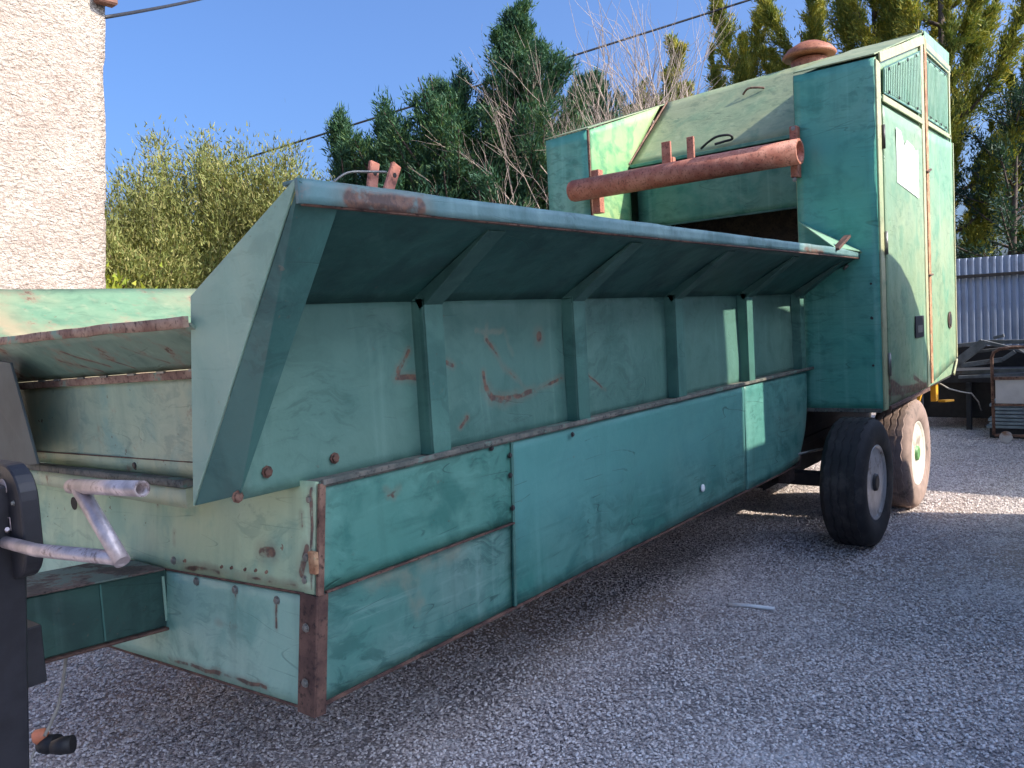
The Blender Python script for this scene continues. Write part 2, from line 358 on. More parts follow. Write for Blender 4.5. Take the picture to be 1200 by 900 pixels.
def addtube(bm, pts, r, seg=12, cap=True, inner=None):
    pts = [Vector(p) for p in pts]; rings = []
    rs = r if isinstance(r, (list, tuple)) else [r] * len(pts)
    prev = None
    for i, p in enumerate(pts):
        d = (pts[min(i + 1, len(pts) - 1)] - pts[max(i - 1, 0)]).normalized()
        if prev is None:
            s = d.cross(Vector((0, 0, 1)));
            if s.length < .05: s = d.cross(Vector((1, 0, 0)))
        else: s = prev - d * prev.dot(d)
        s.normalize(); prev = s; u = d.cross(s)
        rings.append([bm.verts.new(p + (s * math.cos(2 * math.pi * k / seg) + u * math.sin(2 * math.pi * k / seg)) * rs[i]) for k in range(seg)])
    for a, b in zip(rings, rings[1:]):
        for k in range(seg):
            f = bm.faces.new((a[k], a[(k + 1) % seg], b[(k + 1) % seg], b[k])); f.smooth = True
    if cap and not inner:
        bm.faces.new(rings[0][::-1]); bm.faces.new(rings[-1])
    return rings
def smooth(pts, k=5):
    P = [Vector(p) for p in pts]; P = [P[0]] + P + [P[-1]]; o = []
    for i in range(1, len(P) - 2):
        a, b, c, d = P[i - 1:i + 3]
        for j in range(k):
            t = j / k; o.append(.5 * ((2 * b) + (c - a) * t + (2 * a - 5 * b + 4 * c - d) * t * t + (3 * b - a - 3 * c + d) * t ** 3))
    return o + [P[-1]]
def tube(name, pts, r, mat, parent=None, seg=12, origin=None, hollow=0.0):
    bm = bmesh.new(); rings = addtube(bm, pts, r, seg, cap=(hollow == 0))
    if hollow:                                   # open pipe: inner wall and end rims
        inn = addtube(bm, pts, r - hollow, seg, cap=False)
        for e in (0, -1):
            for k in range(seg):
                bm.faces.new((rings[e][k], rings[e][(k + 1) % seg], inn[e][(k + 1) % seg], inn[e][k]))
    return bmfin(name, bm, mat, parent, 0, origin)
def addlathe(bm, prof, c, axis, seg=32, caps=True):
    """prof: (distance along axis, radius) pairs"""
    c = Vector(c); ax = Vector(axis).normalized(); s = ax.orthogonal().normalized(); u = ax.cross(s); rings = []
    for d, r in prof:
        rings.append([bm.verts.new(c + ax * d + (s * math.cos(2 * math.pi * k / seg) + u * math.sin(2 * math.pi * k / seg)) * max(r, 1e-4)) for k in range(seg)])
    for a, b in zip(rings, rings[1:]):
        for k in range(seg):
            f = bm.faces.new((a[k], a[(k + 1) % seg], b[(k + 1) % seg], b[k])); f.smooth = True
    if caps: bm.faces.new(rings[0][::-1]); bm.faces.new(rings[-1])
    return rings
def lathe(name, prof, c, axis, mat, parent=None, seg=32, origin=None):
    bm = bmesh.new(); addlathe(bm, prof, c, axis, seg)
    o = bmfin(name, bm, mat, parent, 0, origin)
    return o
def bolt(name, p, nrm, r, mat, parent, h=.008):
    bm = bmesh.new(); addlathe(bm, [(0, r * 1.5), (h * .3, r * 1.5), (h * .3, r), (h, r), (h * 1.15, r * .7)], p, nrm, 8)
    for f in bm.faces: f.smooth = False
    return bmfin(name, bm, mat, parent)

# ================================================================== THE TRAILER
T = empty('hopper_trailer', ROOT, 'long green steel hopper trailer with a tall engine housing over twin wheels, standing on gravel', 'trailer')
NX = (-1, 0, 0); NY = (0, -1, 0)

# ---- lower box, near side
yb = 2.05
def bz(x): return -1.15 if x < 5.5 else -1.15
sheet('side_panel', bil((1.600, yb - .006, -.455), (2.565, yb - .006, -.450), (2.550, yb - .006, -.792), (1.561, yb - .006, -.792)), 18, 8, .012, M_['side_up'], T, .009, 1)
sheet('side_panel', bil((1.561, yb + .004, -.796), (2.550, yb + .004, -.796), (2.525, yb + .004, -1.140), (1.522, yb + .004, -1.145)), 18, 8, .012, M_['side_low'], T, .010, 2)
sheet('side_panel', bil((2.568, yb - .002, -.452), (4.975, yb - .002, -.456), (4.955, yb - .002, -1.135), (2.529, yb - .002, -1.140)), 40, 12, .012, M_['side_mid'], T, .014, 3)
def rearfn(u, v):
    xe = 6.335 - .24 * v ** 3.2
    x = 4.98 + (xe - 4.98) * u
    z = -.456 - (.684 - .05 * u ** 5) * v
    y = yb - .004 + .10 * max(0, (u - .86) / .14) ** 2
    return (x, y, z)
sheet('side_panel', rearfn, 28, 12, .012, M_['side_rear'], T, .006, 4)
beam('seam_strip', (2.567, yb - .010, -.455), (2.530, yb - .008, -1.138), .014, .006, M_['post'], T, (0, 1, 0), .001)
beam('seam_edge', (1.585, yb - .012, -.797), (2.548, yb - .012, -.797), .012, .007, M_['rust2'], T, bev=.001)
beam('bottom_edge', (1.55, yb + .012, -1.149), (5.85, yb + .012, -1.146), .03, .012, M_['rust2'], T, bev=.001)
beam('top_ledge', (1.61, 2.085, -.462), (6.33, 2.085, -.462), .10, .014, M_['ledge'], T, bev=.002)
beam('ledge_edge', (1.60, 2.034, -.452), (6.30, 2.034, -.455), .016, .018, M_['ledge'], T, bev=.002)
# ---- lower box, front
def fz(y, z0): return z0 - .045 * (y - 2.05)
sheet('front_panel', bil((1.600, 2.050, -.45), (1.600, 4.17, -.50), (1.560, 4.18, fz(4.18, -.797)), (1.560, 2.052, fz(2.08, -.797))), 24, 8, .010, M_['front'], T, .005, 7)
sheet('front_panel', bil((1.562, 2.052, fz(2.1, -.805)), (1.562, 4.18, fz(4.18, -.805)), (1.524, 4.18, fz(4.18, -1.155)), (1.524, 2.052, fz(2.1, -1.155))), 24, 8, .010, M_['front_low'], T, .004, 8)
beam('seam_edge', (1.551, 2.10, -.801), (1.551, 4.16, -.895), .008, .007, M_['rust2'], T, bev=.001)
beam('bottom_edge', (1.518, 2.10, -1.158), (1.518, 4.16, -1.25), .012, .010, M_['rust2'], T, bev=.001)
# corner angle (rusted) and its upper stub
bm = bmesh.new(); addbeam(bm, (1.508, 2.080, -1.172), (1.549, 2.075, -.80), .085, .008, (1, 0, 0)); addbeam(bm, (1.528, 2.038, -1.172), (1.572, 2.038, -.80), .040, .010, (0, 1, 0))
ca = bmfin('corner_angle', bm, M_['rust2'], T, .002)
bm = bmesh.new(); addbeam(bm, (1.560, 2.036, -.80), (1.600, 2.036, -.455), .024, .014, (0, 1, 0)); bmfin('corner_seam', bm, M_['rust'], T, .002)
bm = bmesh.new(); addbox(bm, (1.545, 2.030, -.73), (1.562, 2.062, -.66)); bmfin('corner_tab', bm, M_['strip'], T, .002)
box('corner_angle', (1.532, 4.14, -1.25), (1.545, 4.24, -.56), M_['strip'], T, .002)
lathe('round_hole', [(0, .028), (.002, .028)], (1.552, 3.66, -.652), NX, M_['void'], T, 20)
bp = lambda y, z, r=.011, x=None, m='bolt': bolt('bolt', ((1.598 + (z + .45) * .112 - .004) if x is None else x, y, z), NX, r, M_[m], T)
for y, z in ((2.085, -.506), (2.095, -.69), (2.10, -.76), (2.88, -.80)): bp(y, z)
for y, z in ((2.723, -.854), (2.481, -.848), (2.245, -.847)): bp(y, z)
for z in (-.90, -1.07): bp(2.078, z, .010, 1.545 + (z + .80) * .11 - .004)
for y, z in ((2.56, -.80), (2.50, -.795), (2.42, -.79), (2.36, -.785), (2.30, -.782), (2.80, -.81)): bp(y, z + .02, .005, None, 'rust')
for p in ((2.432, -.473), (2.545, -.52), (2.543, -.734), (2.54, -.60), (3.0, -.50)): bolt('bolt', (p[0], yb - .012, p[1]), NY, .008, M_['bolt_d'], T)
lathe('white_button', [(0, .022), (.006, .022), (.010, .014)], (4.301, yb - .010, -.996), NY, M_['white'], T, 20)
# ---- box far side, rear, floor
sheet('side_panel', bil((1.58, 4.19, -.46), (6.3, 4.19, -.46), (6.3, 4.19, -1.20), (1.56, 4.19, -1.25)), 20, 6, .012, M_['side_rear'], T, .006, 14)
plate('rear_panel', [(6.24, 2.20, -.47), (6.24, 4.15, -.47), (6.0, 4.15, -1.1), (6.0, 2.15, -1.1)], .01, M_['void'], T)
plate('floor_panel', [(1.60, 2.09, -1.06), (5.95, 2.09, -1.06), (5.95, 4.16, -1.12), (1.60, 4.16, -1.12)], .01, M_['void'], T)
# ---- hopper, near wall with posts and flare
yw = 2.13
sheet('hopper_wall', bil((1.372, yw, .125), (6.33, yw, .112), (6.33, yw, -.468), (1.372, yw, -.468)), 90, 14, .010, M_['wall'], T, .012, 21)
fl0 = lambda u, v: Vector((1.33 + (6.372 - 1.33) * u, yw - (yw - 1.70) * v, .115 + (.355 - .115) * v + .012 * math.sin(math.pi * v)))
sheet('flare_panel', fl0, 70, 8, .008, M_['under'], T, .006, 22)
sheet('rim_rail', bil((1.322, 1.688, .403), (6.375, 1.690, .398), (6.375, 1.690, .348), (1.322, 1.686, .340)), 90, 3, .012, M_['rim'], T, .0025, 23, wob=.003)
bm = bmesh.new(); addbox(bm, (1.33, 1.702, .392), (6.37, 1.76, .402)); bmfin('rim_top', bm, M_['rim'], T, .002)
beam('rim_drip_edge', (1.34, 1.698, .340), (6.36, 1.698, .342), .016, .010, M_['rust2'], T, bev=.002)
px_ = (2.135, 3.10, 4.105, 5.115, 6.13)
for i, x in enumerate(px_):
    w = .095
    bm = bmesh.new()
    addbox(bm, (x, 2.060, -.454), (x + w, 2.070, .118)); addbox(bm, (x, 2.070, -.454), (x + .009, yw - .001, .118)); addbox(bm, (x + w - .009, 2.070, -.454), (x + w, yw - .001, .118))
    bmfin('post', bm, M_['post'], T, .002)
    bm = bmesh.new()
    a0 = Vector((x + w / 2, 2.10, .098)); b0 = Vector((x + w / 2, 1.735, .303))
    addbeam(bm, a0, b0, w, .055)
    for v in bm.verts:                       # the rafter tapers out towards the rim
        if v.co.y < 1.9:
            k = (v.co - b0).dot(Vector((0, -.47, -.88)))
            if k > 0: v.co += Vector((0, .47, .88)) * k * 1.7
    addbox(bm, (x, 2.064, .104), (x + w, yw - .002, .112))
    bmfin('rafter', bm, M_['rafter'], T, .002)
for x, z in ((1.73, -.401), (1.468, -.40), (1.36, -.455)): bolt('bolt', (x, yw - .004, z), NY, .013, M_['rust'], T, .01)
# front end plate of the near flare with its flange
EA, EB, EC = Vector((1.322, 1.683, .408)), Vector((1.322, 2.222, .142)), Vector((1.322, 2.308, -.492))
plate('end_plate', [EA, EB, EC], .008, M_['plate'], T, away=(-1, 0, 0))
f1 = Vector((1.462, 1.700, .345)); f2 = Vector((1.368, 2.122, -.452))
plate('end_flange', [EA + Vector((.004, .002, -.014)), f1, f2, EC + Vector((.004, -.004, 0))], .008, M_['flange'], T, away=(0, -1, 0))
# rear end plate of the near flare
xr = 6.25
plate('rear_gusset', [(6.355, 2.125, .665), (6.362, 1.675, .392), (5.76, 1.695, .405)], .008, M_['louvre'], T, away=(0, -1, 0))
plate('flare_end_strip', [(6.345, 1.70, .375), (6.365, 1.66, .388), (6.366, 2.118, .095), (6.345, 2.118, .125)], .012, M_['louvre'], T)
beam('lug', (5.78, 1.69, .385), (5.96, 1.66, .48), .05, .02, M_['rust2'], T)
tube('hinge_pin', [(6.34, 1.80, .27), (6.34, 1.77, .30)], .012, M_['bolt'], T, 8)
# twin lugs on the rim near the front
for a, b in (((1.575, 1.70, .36), (1.600, 1.70, .475)), ((1.625, 1.70, .36), (1.685, 1.70, .478))):
    l = beam('lug', a, b, .034, .014, M_['pipe'], T, (0, 1, 0))
    m = Vector(a).lerp(Vector(b), .72); lathe('lug_hole', [(0, .007), (.001, .007)], (m.x, m.y - .0077, m.z), NY, M_['void'], l, 10)
beam('lug_gusset', (1.56, 1.694, .37), (1.68, 1.694, .37), .012, .045, M_['rust'], T)
tube('lug_wire', smooth([(1.46, 1.72, .405), (1.50, 1.70, .435), (1.57, 1.68, .442), (1.62, 1.675, .446)]), .0035, M_['bolt'], T, 6)
# ---- hopper front
xf = 1.50
sheet('front_sheet', bil((xf, 2.14, -.078), (xf, 3.99, -.128), (xf, 3.92, -.47), (xf, 2.14, -.452)), 24, 8, .008, M_['sheet'], T, .008, 41)
beam('sheet_fold', (xf - .010, 2.16, -.392), (xf - .010, 3.90, -.425), .005, .004, M_['rust2'], T, bev=0)
beam('sheet_top_rail', (xf - .016, 2.15, -.088), (xf - .016, 3.97, -.138), .032, .030, M_['lipedge'], T)
sheet('channel', bil((xf - .012, 2.58, -.457), (xf - .012, 4.16, -.475), (xf - .012, 4.16, -.500), (xf - .012, 2.58, -.483)), 20, 2, .04, M_['ledge'], T, .003, 42)
sheet('channel', bil((xf - .004, 2.58, -.486), (xf - .004, 4.16, -.502), (xf - .004, 4.16, -.560), (xf - .004, 2.58, -.554)), 20, 2, .04, M_['sheet'], T, .003, 43)
bolt('bolt', (xf - .006, 2.98, -.435), NX, .012, M_['bolt_d'], T)
lipf = bil((1.485, 2.24, -.072), (1.485, 4.1, -.125), (1.303, 3.75, .046), (1.303, 2.205, .058))
sheet('front_lip', lipf, 24, 6, .008, M_['lipunder'], T, .006, 44)
sheet('lip_rail', bil((1.300, 2.205, .086), (1.300, 3.85, .066), (1.300, 3.85, .038), (1.300, 2.205, .052)), 24, 2, .018, M_['lipedge'], T, .004, 45, wob=.006)
random.seed(5)
for k in range(7):
    y = 2.45 + k * .2 + random.uniform(-.03, .03)
    beam('weld_tack', (xf - .034, y, -.075 - (y - 2.15) * .027), (xf - .034, y + .05, -.076 - (y - 2.15) * .027), .01, .008, M_['bolt'], T, bev=.001)
# ---- far side of the hopper
yfr = 4.02
sheet('hopper_wall', bil((1.5, yfr, .02), (6.34, yfr, .02), (6.34, yfr, -.47), (1.5, yfr, -.47)), 20, 5, .010, M_['far'], T, .006, 51)
sheet('flare_panel', bil((1.30, yfr, .015), (6.34, yfr, .015), (6.34, 4.50, .322), (1.30, 4.50, .322)), 50, 8, .010, M_['far'], T, .010, 52)
sheet('rim_rail', bil((1.30, 4.505, .326), (6.34, 4.505, .326), (6.34, 4.515, .27), (1.30, 4.515, .27)), 40, 2, .012, M_['lipedge'], T, .006, 53)
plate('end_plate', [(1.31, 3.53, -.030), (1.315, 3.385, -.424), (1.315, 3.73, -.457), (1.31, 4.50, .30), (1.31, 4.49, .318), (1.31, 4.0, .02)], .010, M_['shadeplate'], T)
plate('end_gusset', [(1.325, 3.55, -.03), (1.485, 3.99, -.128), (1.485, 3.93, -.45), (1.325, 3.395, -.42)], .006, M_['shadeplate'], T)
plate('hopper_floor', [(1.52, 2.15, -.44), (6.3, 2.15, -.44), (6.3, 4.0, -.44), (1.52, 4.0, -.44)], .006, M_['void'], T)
# ---- drawbar, jack, crank
bm = bmesh.new()
prof = [((1.548), -.838, -1.055), (0.98, -.795, -1.015)]
vs = []
for x, zt, zb in prof:
    for y in (2.93, 3.20): vs += [bm.verts.new((x, y, zt)), bm.verts.new((x, y, zb))]
for f in ((0, 1, 5, 4), (2, 6, 7, 3), (0, 4, 6, 2), (1, 3, 7, 5), (0, 2, 3, 1), (4, 5, 7, 6)): bm.faces.new([vs[i] for i in f])
bmfin('drawbar', bm, M_['beam'], T, .004)
plate('drawbar_top', [(1.53, 2.905, -.834), (1.53, 3.24, -.834), (.97, 3.22, -.790), (.97, 2.915, -.790)], .008, M_['beamtop'], T, away=(0, 0, -1))
beam('drawbar_flange', (1.54, 2.925, -1.06), (.98, 2.925, -1.02), .03, .010, M_['rust2'], T)
beam('weld_seam', (1.30, 2.926, -.825), (1.30, 2.926, -1.03), .006, .004, M_['flange'], T, (0, 1, 0), 0)
beam('weld_seam', (1.53, 2.926, -.86), (1.53, 2.926, -1.03), .010, .004, M_['plate'], T, (0, 1, 0), 0)
J = beam('jack_column', (.90, 2.585, -.36), (.845, 2.70, -1.60), .10, .10, M_['dark'], T, (1, 0, 0), .006)
box('foot_plate', (.74, 2.60, -1.75), (.95, 2.84, -1.735), M_['dark'], J, .004)
beam('inner_column', (.846, 2.70, -1.58), (.838, 2.712, -1.738), .07, .07, M_['void'], J, (1, 0, 0), .003)
box('jack_bracket', (.90, 2.66, -1.00), (1.0, 2.95, -.82), M_['dark'], J, .004)
# gear housing: rounded plate facing forward
def rr(cy, cz, hy, hz, r, n=6):
    o = []
    for sx, sz, a0 in ((1, 1, 0), (-1, 1, 90), (-1, -1, 180), (1, -1, 270)):
        for k in range(n + 1):
            a = R(a0 + 90 * k / n); o.append((cy + sx * (hy - r) + r * math.cos(a), cz + sz * (hz - r) + r * math.sin(a)))
    return o
gx = .90
G = plate('gear_cover', [(gx, y, z) for y, z in rr(2.645, -.470, .19, .165, .10)], .05, M_['dark'], J, .004, away=NX)
for a in range(8):
    an = R(45 * a + 20); bolt('bolt', (gx - .001, 2.645 + .165 * math.cos(an), -.470 + .142 * math.sin(an)), NX, .0055, M_['bolt'], G, .006)
lathe('round_badge', [(0, .026), (.002, .026)], (gx - .001, 2.560, -.372), NX, M_['zinc'], G, 24)
bm = bmesh.new(); addbeam(bm, (gx - .004, 2.545, -.382), (gx - .004, 2.56, -.367), .006, .003, (1, 0, 0)); addbeam(bm, (gx - .004, 2.555, -.367), (gx - .004, 2.575, -.384), .006, .003, (1, 0, 0)); bmfin('badge_mark', bm, M_['void'], G)
box('number_plate', (gx - .003, 2.530, -.492), (gx - .001, 2.60, -.454), M_['zinc'], G, .001)
box('number_field', (gx - .004, 2.534, -.489), (gx - .003, 2.596, -.457), M_['dark'], G, 0)
tx = bpy.data.curves.new('number_text', 'FONT'); tx.body = '21'; tx.size = .036; tx.extrude = .0006; tx.align_x = 'CENTER'; tx.align_y = 'CENTER'
to = bpy.data.objects.new('number_text', tx); COL.objects.link(to)
to.matrix_world = Matrix(((0, 0, -1, 0), (-1, 0, 0, 0), (0, 1, 0, 0), (0, 0, 0, 1)))
bpy.context.view_layer.update()
dg = bpy.context.evaluated_depsgraph_get(); tme = bpy.data.meshes.new_from_object(to.evaluated_get(dg)); rotm = to.matrix_world.to_3x3().to_4x4()
bpy.data.objects.remove(to); tme.transform(Matrix.Translation((gx - .0046, 2.563, -.473)) @ rotm); tme.materials.clear()
link('number_text', tme, M_['white'], G)
tube('grub_screw', [(gx - .002, 2.56, -.50), (gx - .012, 2.53, -.485)], .006, M_['zinc'], G, 8)
# crank handle: shaft, throw and grip in one bent bar (rod sizes as seen)
CH = tube('crank_shaft', [(gx - .005, 2.66, -.53), (gx - .03, 2.3, -.512), (gx, 1.905, -.490)], .0175, M_['zinc'], G, 14)
tube('crank_throw', [(gx, 1.90, -.498), (gx, 2.085, -.338)], .019, M_['zinc'], G, 14)
tube('crank_grip', [(gx, 2.13, -.335), (gx, 1.775, -.314)], .0185, M_['zinc'], G, 16, hollow=.004)
lathe('shaft_boss', [(0, .03), (.05, .028), (.06, .02)], (gx - .0, 2.655, -.531), NY, M_['bolt'], G, 14)
# electrical cord with plug dangling from the drawbar
C_ = tube('hanging_cord', [(1.244, 3.1, -1.06), (1.23, 3.1, -1.12), (1.215, 3.1, -1.19), (1.19, 3.1, -1.27), (1.16, 3.1, -1.32), (1.13, 3.08, -1.345)], .006, M_['cord'], T, 8)
lathe('plug_cap', [(0, .016), (.01, .024), (.04, .026), (.05, .016)], (1.15, 3.10, -1.350), (-1.0, .6, -.15), M_['orange'], C_, 16)
lathe('plug_body', [(0, .03), (.05, .034), (.08, .026)], (1.16, 3.05, -1.375), (-.3, .8, -.2), M_['black'], C_, 14)
lathe('plug_body', [(0, .022), (.03, .03), (.07, .03)], (1.12, 3.0, -1.36), (.5, -.5, .05), M_['black'], C_, 14)
tube('ground_wire', [(1.1, 3.1, -1.39), (1.07, 3.10, -1.45), (1.05, 3.12, -1.55), (1.0, 3.1, -1.735)], .004, M_['cord'], C_, 6)

# ---- engine housing
xc = 6.37; yn = 1.547; yL0, yL1 = 3.97, 4.44; yR1 = 2.13
rz = lambda x: 1.757 + .335 * (x - xc) if x < 7.96 else 2.30
HF = sheet('column_front', bil((xc, yn + .01, 1.752), (xc, yR1, 1.752), (xc, yR1, -.775), (xc, yn + .01, -.775)), 10, 40, .010, M_['col'], T, .010, 61)
box('column_edge', (xc - .006, yR1 - .055, 1.12), (xc + .01, yR1 + .004, 1.755), M_['rust'], T, .002)
beam('column_edge_strip', (xc - .004, yR1, 1.1), (xc - .004, yR1, .2), .012, .008, M_['trim'], T, (0, 1, 0), .001)
plate('column_inner_side', [(xc + .01, yR1 + .004, 1.745), (7.94, yR1 + .004, 2.26), (7.94, yR1 + .004, -.7), (xc + .01, yR1 + .004, -.7)], .008, M_['inner'], T, away=(0, -1, 0))
box('sill_rail', (xc - .012, yn + .02, -.80), (xc + .012, yR1, -.77), M_['ledge'], T, .002)
for z in (-.1, -.45, .15): bolt('bolt', (xc - .005, yn + .07, z), NX, .009, M_['bolt_d'], T)
for z in (1.62, 1.36, 1.00, .665, .345):
    beam('weld_tack', (xc - .005, 1.575, z + .025), (xc - .005, 1.70, z - .03), .010, .005, M_['under'], T, (1, 0, 0), .001)
for y, z in ((1.95, 1.55), (1.98, 1.2), (1.90, .9), (2.0, .6)):
    beam('weld_tack', (xc - .005, y, z + .02), (xc - .005, y + .10, z - .03), .006, .004, M_['flange'], T, (1, 0, 0), .001)
# left column
sheet('column_front', bil((xc, yL0 + .02, 1.712), (xc, yL1, 1.694), (xc, yL1, -.5), (xc, yL0 + .02, -.5)), 6, 24, .010, M_['col'], T, .008, 62)
box('column_edge', (xc - .006, yL0, .1), (xc + .008, yL0 + .045, 1.71), M_['rust'], T, .002)
sheet('column_inner_side', lambda u, v: Vector((xc + .012 + .69 * u + .69 * u * 1.0 * max(0, (1 - v * 3.2)) , yL0 + .0, (1.708 + .32 * (.69 * u + .69 * u * max(0, 1 - v * 3.2))) * 1 if v == 0 else 1.463 - 1.4 * (v - .3125) if v > .3125 else (1.708 + .64 * .69 * u) * (1 - v / .3125) + 1.463 * (v / .3125))), 14, 16, .008, M_['patchy'], T, .004, 63)
plate('column_outer_side', [(xc, yL1, 1.69), (9.1, yL1, 2.30), (9.1, yL1, -.75), (xc, yL1, -.75)], .008, M_['side'], T, away=(0, -1, 0))
# roof pieces
plate('roof_panel', [(xc - .015, yn + .005, 1.768), (xc - .015, yR1, 1.768), (7.965, yR1, 2.296), (7.965, yn + .005, 2.296)], .010, M_['roof'], T, away=(0, 0, -1))
plate('roof_panel', [(xc - .012, yL0, 1.716), (xc - .012, yL1 + .01, 1.702), (7.94, yL1 + .01, 2.16), (7.94, yL0, 2.205)], .010, M_['roof'], T, away=(0, 0, -1))
sheet('sloped_hatch', bil((7.065, yR1 + .005, 1.470), (7.065, yL0 - .005, 1.466), (7.93, yL0 - .005, 2.215), (7.93, yR1 + .005, 2.285)), 20, 10, .010, M_['roof'], T, .006, 64)
beam('hatch_edge', (7.058, yR1 + .02, 1.455), (7.058, yL0 - .02, 1.455), .014, .03, M_['inner'], T)
beam('hatch_seam', (7.06, yL0 - .004, 1.480), (7.92, yL0 - .004, 2.222), .018, .012, M_['rust'], T, (0, 1, 0))
plate('roof_panel', [(7.94, yn, 2.302), (7.94, yL1, 2.19), (9.12, yL1, 2.26), (9.12, yn, 2.36)], .012, M_['roof'], T, away=(0, 0, -1))
# recessed panel under the hatch
sheet('recess_panel', bil((7.20, yR1 + .01, 1.36), (7.20, yL0 - .01, 1.36), (7.20, yL0 - .01, .87), (7.20, yR1 + .01, .87)), 18, 8, .010, M_['inner'], T, .006, 65)
beam('recess_lip', (7.192, yR1 + .01, .872), (7.192, yL0 - .01, .872), .012, .016, M_['flange'], T)
plate('inner_back_wall', [(7.9, yR1, 2.1), (7.9, yL0, 2.1), (7.9, yL0, -.6), (7.9, yR1, -.6)], .008, M_['brown'], T)
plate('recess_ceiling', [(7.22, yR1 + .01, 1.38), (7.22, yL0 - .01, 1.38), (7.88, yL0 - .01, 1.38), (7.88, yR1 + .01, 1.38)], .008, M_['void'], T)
# handle on the hatch
hk = [(7.02, 3.20, 1.49), (7.00, 3.12, 1.53), (6.99, 3.03, 1.56), (7.02, 2.93, 1.56), (7.06, 2.92, 1.53), (7.03, 2.98, 1.515), (7.00, 3.06, 1.50)]
tube('hatch_handle', smooth(hk), .011, M_['black'], T, 8)
bolt('bolt', (7.30, 2.30, 1.70), (-.7, 0, .7), .016, M_['bolt_d'], T)
# cross pipe with brackets and uprights
P_ = tube('cross_pipe', [(6.20, 2.045, 1.158), (6.20, 4.05, 1.160)], .094, M_['pipe'], T, 28, hollow=.016)
lathe('pipe_end_cap', [(0, .092), (.03, .085), (.05, .05), (.055, .01)], (6.20, 4.045, 1.160), (0, 1, 0), M_['pipe'], P_, 24)
lathe('end_bore', [(0, .076), (.004, .076)], (6.20, 2.30, 1.158), (0, -1, 0), M_['void'], P_, 20)
for a, b in (((6.285, 2.095, .99), (xc - .008, 2.15, 1.37)), ((6.285, 3.84, .95), (xc - .008, 3.92, 1.33))): box('pipe_bracket', a, b, M_['pipe'], P_, .004)
for y0_, y1_ in ((3.09, 3.17), (2.885, 2.945)):
    box('pipe_upright', (6.19, y0_, 1.22), (6.215, y1_, 1.425), M_['pipe'], P_, .003)
bm = bmesh.new(); addbox(bm, (6.217, 3.085, 1.22), (6.27, 3.10, 1.30)); bmfin('upright_lug', bm, M_['pipe'], P_, .002)
for z in (1.35, .97): bolt('bolt', (6.284, 2.12, z), NX, .012, M_['bolt'], P_)
# ---- housing side (sunlit) : posts, doors, louvres
Y = yn
SW = plate('side_frame', [(xc + .005, Y + .012, 1.755), (7.96, Y + .012, 2.292), (9.10, Y + .012, 2.355), (9.07, Y + .012, 1.545), (9.16, Y + .012, 1.54), (9.16, Y + .012, -.62), (8.98, Y + .012, -.735), (xc + .005, Y + .012, -.79)], .010, M_['side'], T, away=NY)
box('corner_post', (xc - .002, Y - .004, -.785), (6.475, Y + .010, 1.742), M_['trim'], T, .003)
D1 = sheet('door', bil((6.505, Y - .006, 1.440), (7.80, Y - .006, 1.462), (7.80, Y - .006, -.745), (6.480, Y - .006, -.765)), 16, 26, .010, M_['door1'], T, .006, 71)
D2 = sheet('door', bil((8.03, Y - .006, 1.475), (9.155, Y - .006, 1.53), (9.155, Y - .006, -.60), (8.03, Y - .006, -.725)), 12, 26, .010, M_['side'], T, .006, 72)
for z in (1.208, .441, -.452):
    h = tube('hinge', [(6.478, Y - .014, z - .085), (6.478, Y - .014, z + .085)], .013, M_['bolt'] if z < 1 else M_['bolt_d'], D1, 10)
    box('hinge_leaf', (6.483, Y - .013, z - .07), (6.53, Y - .008, z + .07), M_['ledge'], h, .001)
box('latch', (7.36, Y - .016, -.30), (7.67, Y - .008, -.12), M_['dark'], D1, .003)
box('latch_slot', (7.42, Y - .020, -.26), (7.60, Y - .017, -.20), M_['bolt'], D1, .002)
plate('notice', [(6.87, Y - .0125, 1.335), (7.02, Y - .0125, 1.325), (7.12, Y - .0125, 1.225), (7.22, Y - .0125, 1.285), (7.40, Y - .0125, 1.27), (7.53, Y - .0125, 1.235), (7.60, Y - .0125, 1.26), (7.60, Y - .0125, .86), (6.87, Y - .0125, .92)], .001, M_['notice'], D1, 0, away=NY)
beam('notice_edge', (7.10, Y - .0150, 1.25), (7.14, Y - .0150, 1.16), .012, .001, M_['bolt'], D1, (0, 1, 0), 0)
beam('door_sill', (6.48, Y - .01, -.778), (7.84, Y - .01, -.768), .02, .03, M_['rust2'], T)
# mid post: yellow strips with the rusty gap
box('mid_post', (7.815, Y - .010, -.75), (7.905, Y + .010, 2.235), M_['trim'], T, .003)
box('mid_strip', (7.935, Y - .014, -.73), (8.02, Y + .010, 2.255), M_['strip'], T, .003)
box('mid_gap', (7.905, Y + .002, -.74), (7.935, Y + .011, 1.50), M_['rust2'], T, 0)
tube('gap_bolt', [(7.92, Y + .002, 1.13), (7.92, Y - .02, 1.11), (8.0, Y - .03, 1.14)], .011, M_['rust2'], T, 8)
tube('gap_bolt', [(7.92, Y + .002, .22), (7.92, Y - .02, .22), (7.99, Y - .03, .23)], .009, M_['rust2'], T, 8)
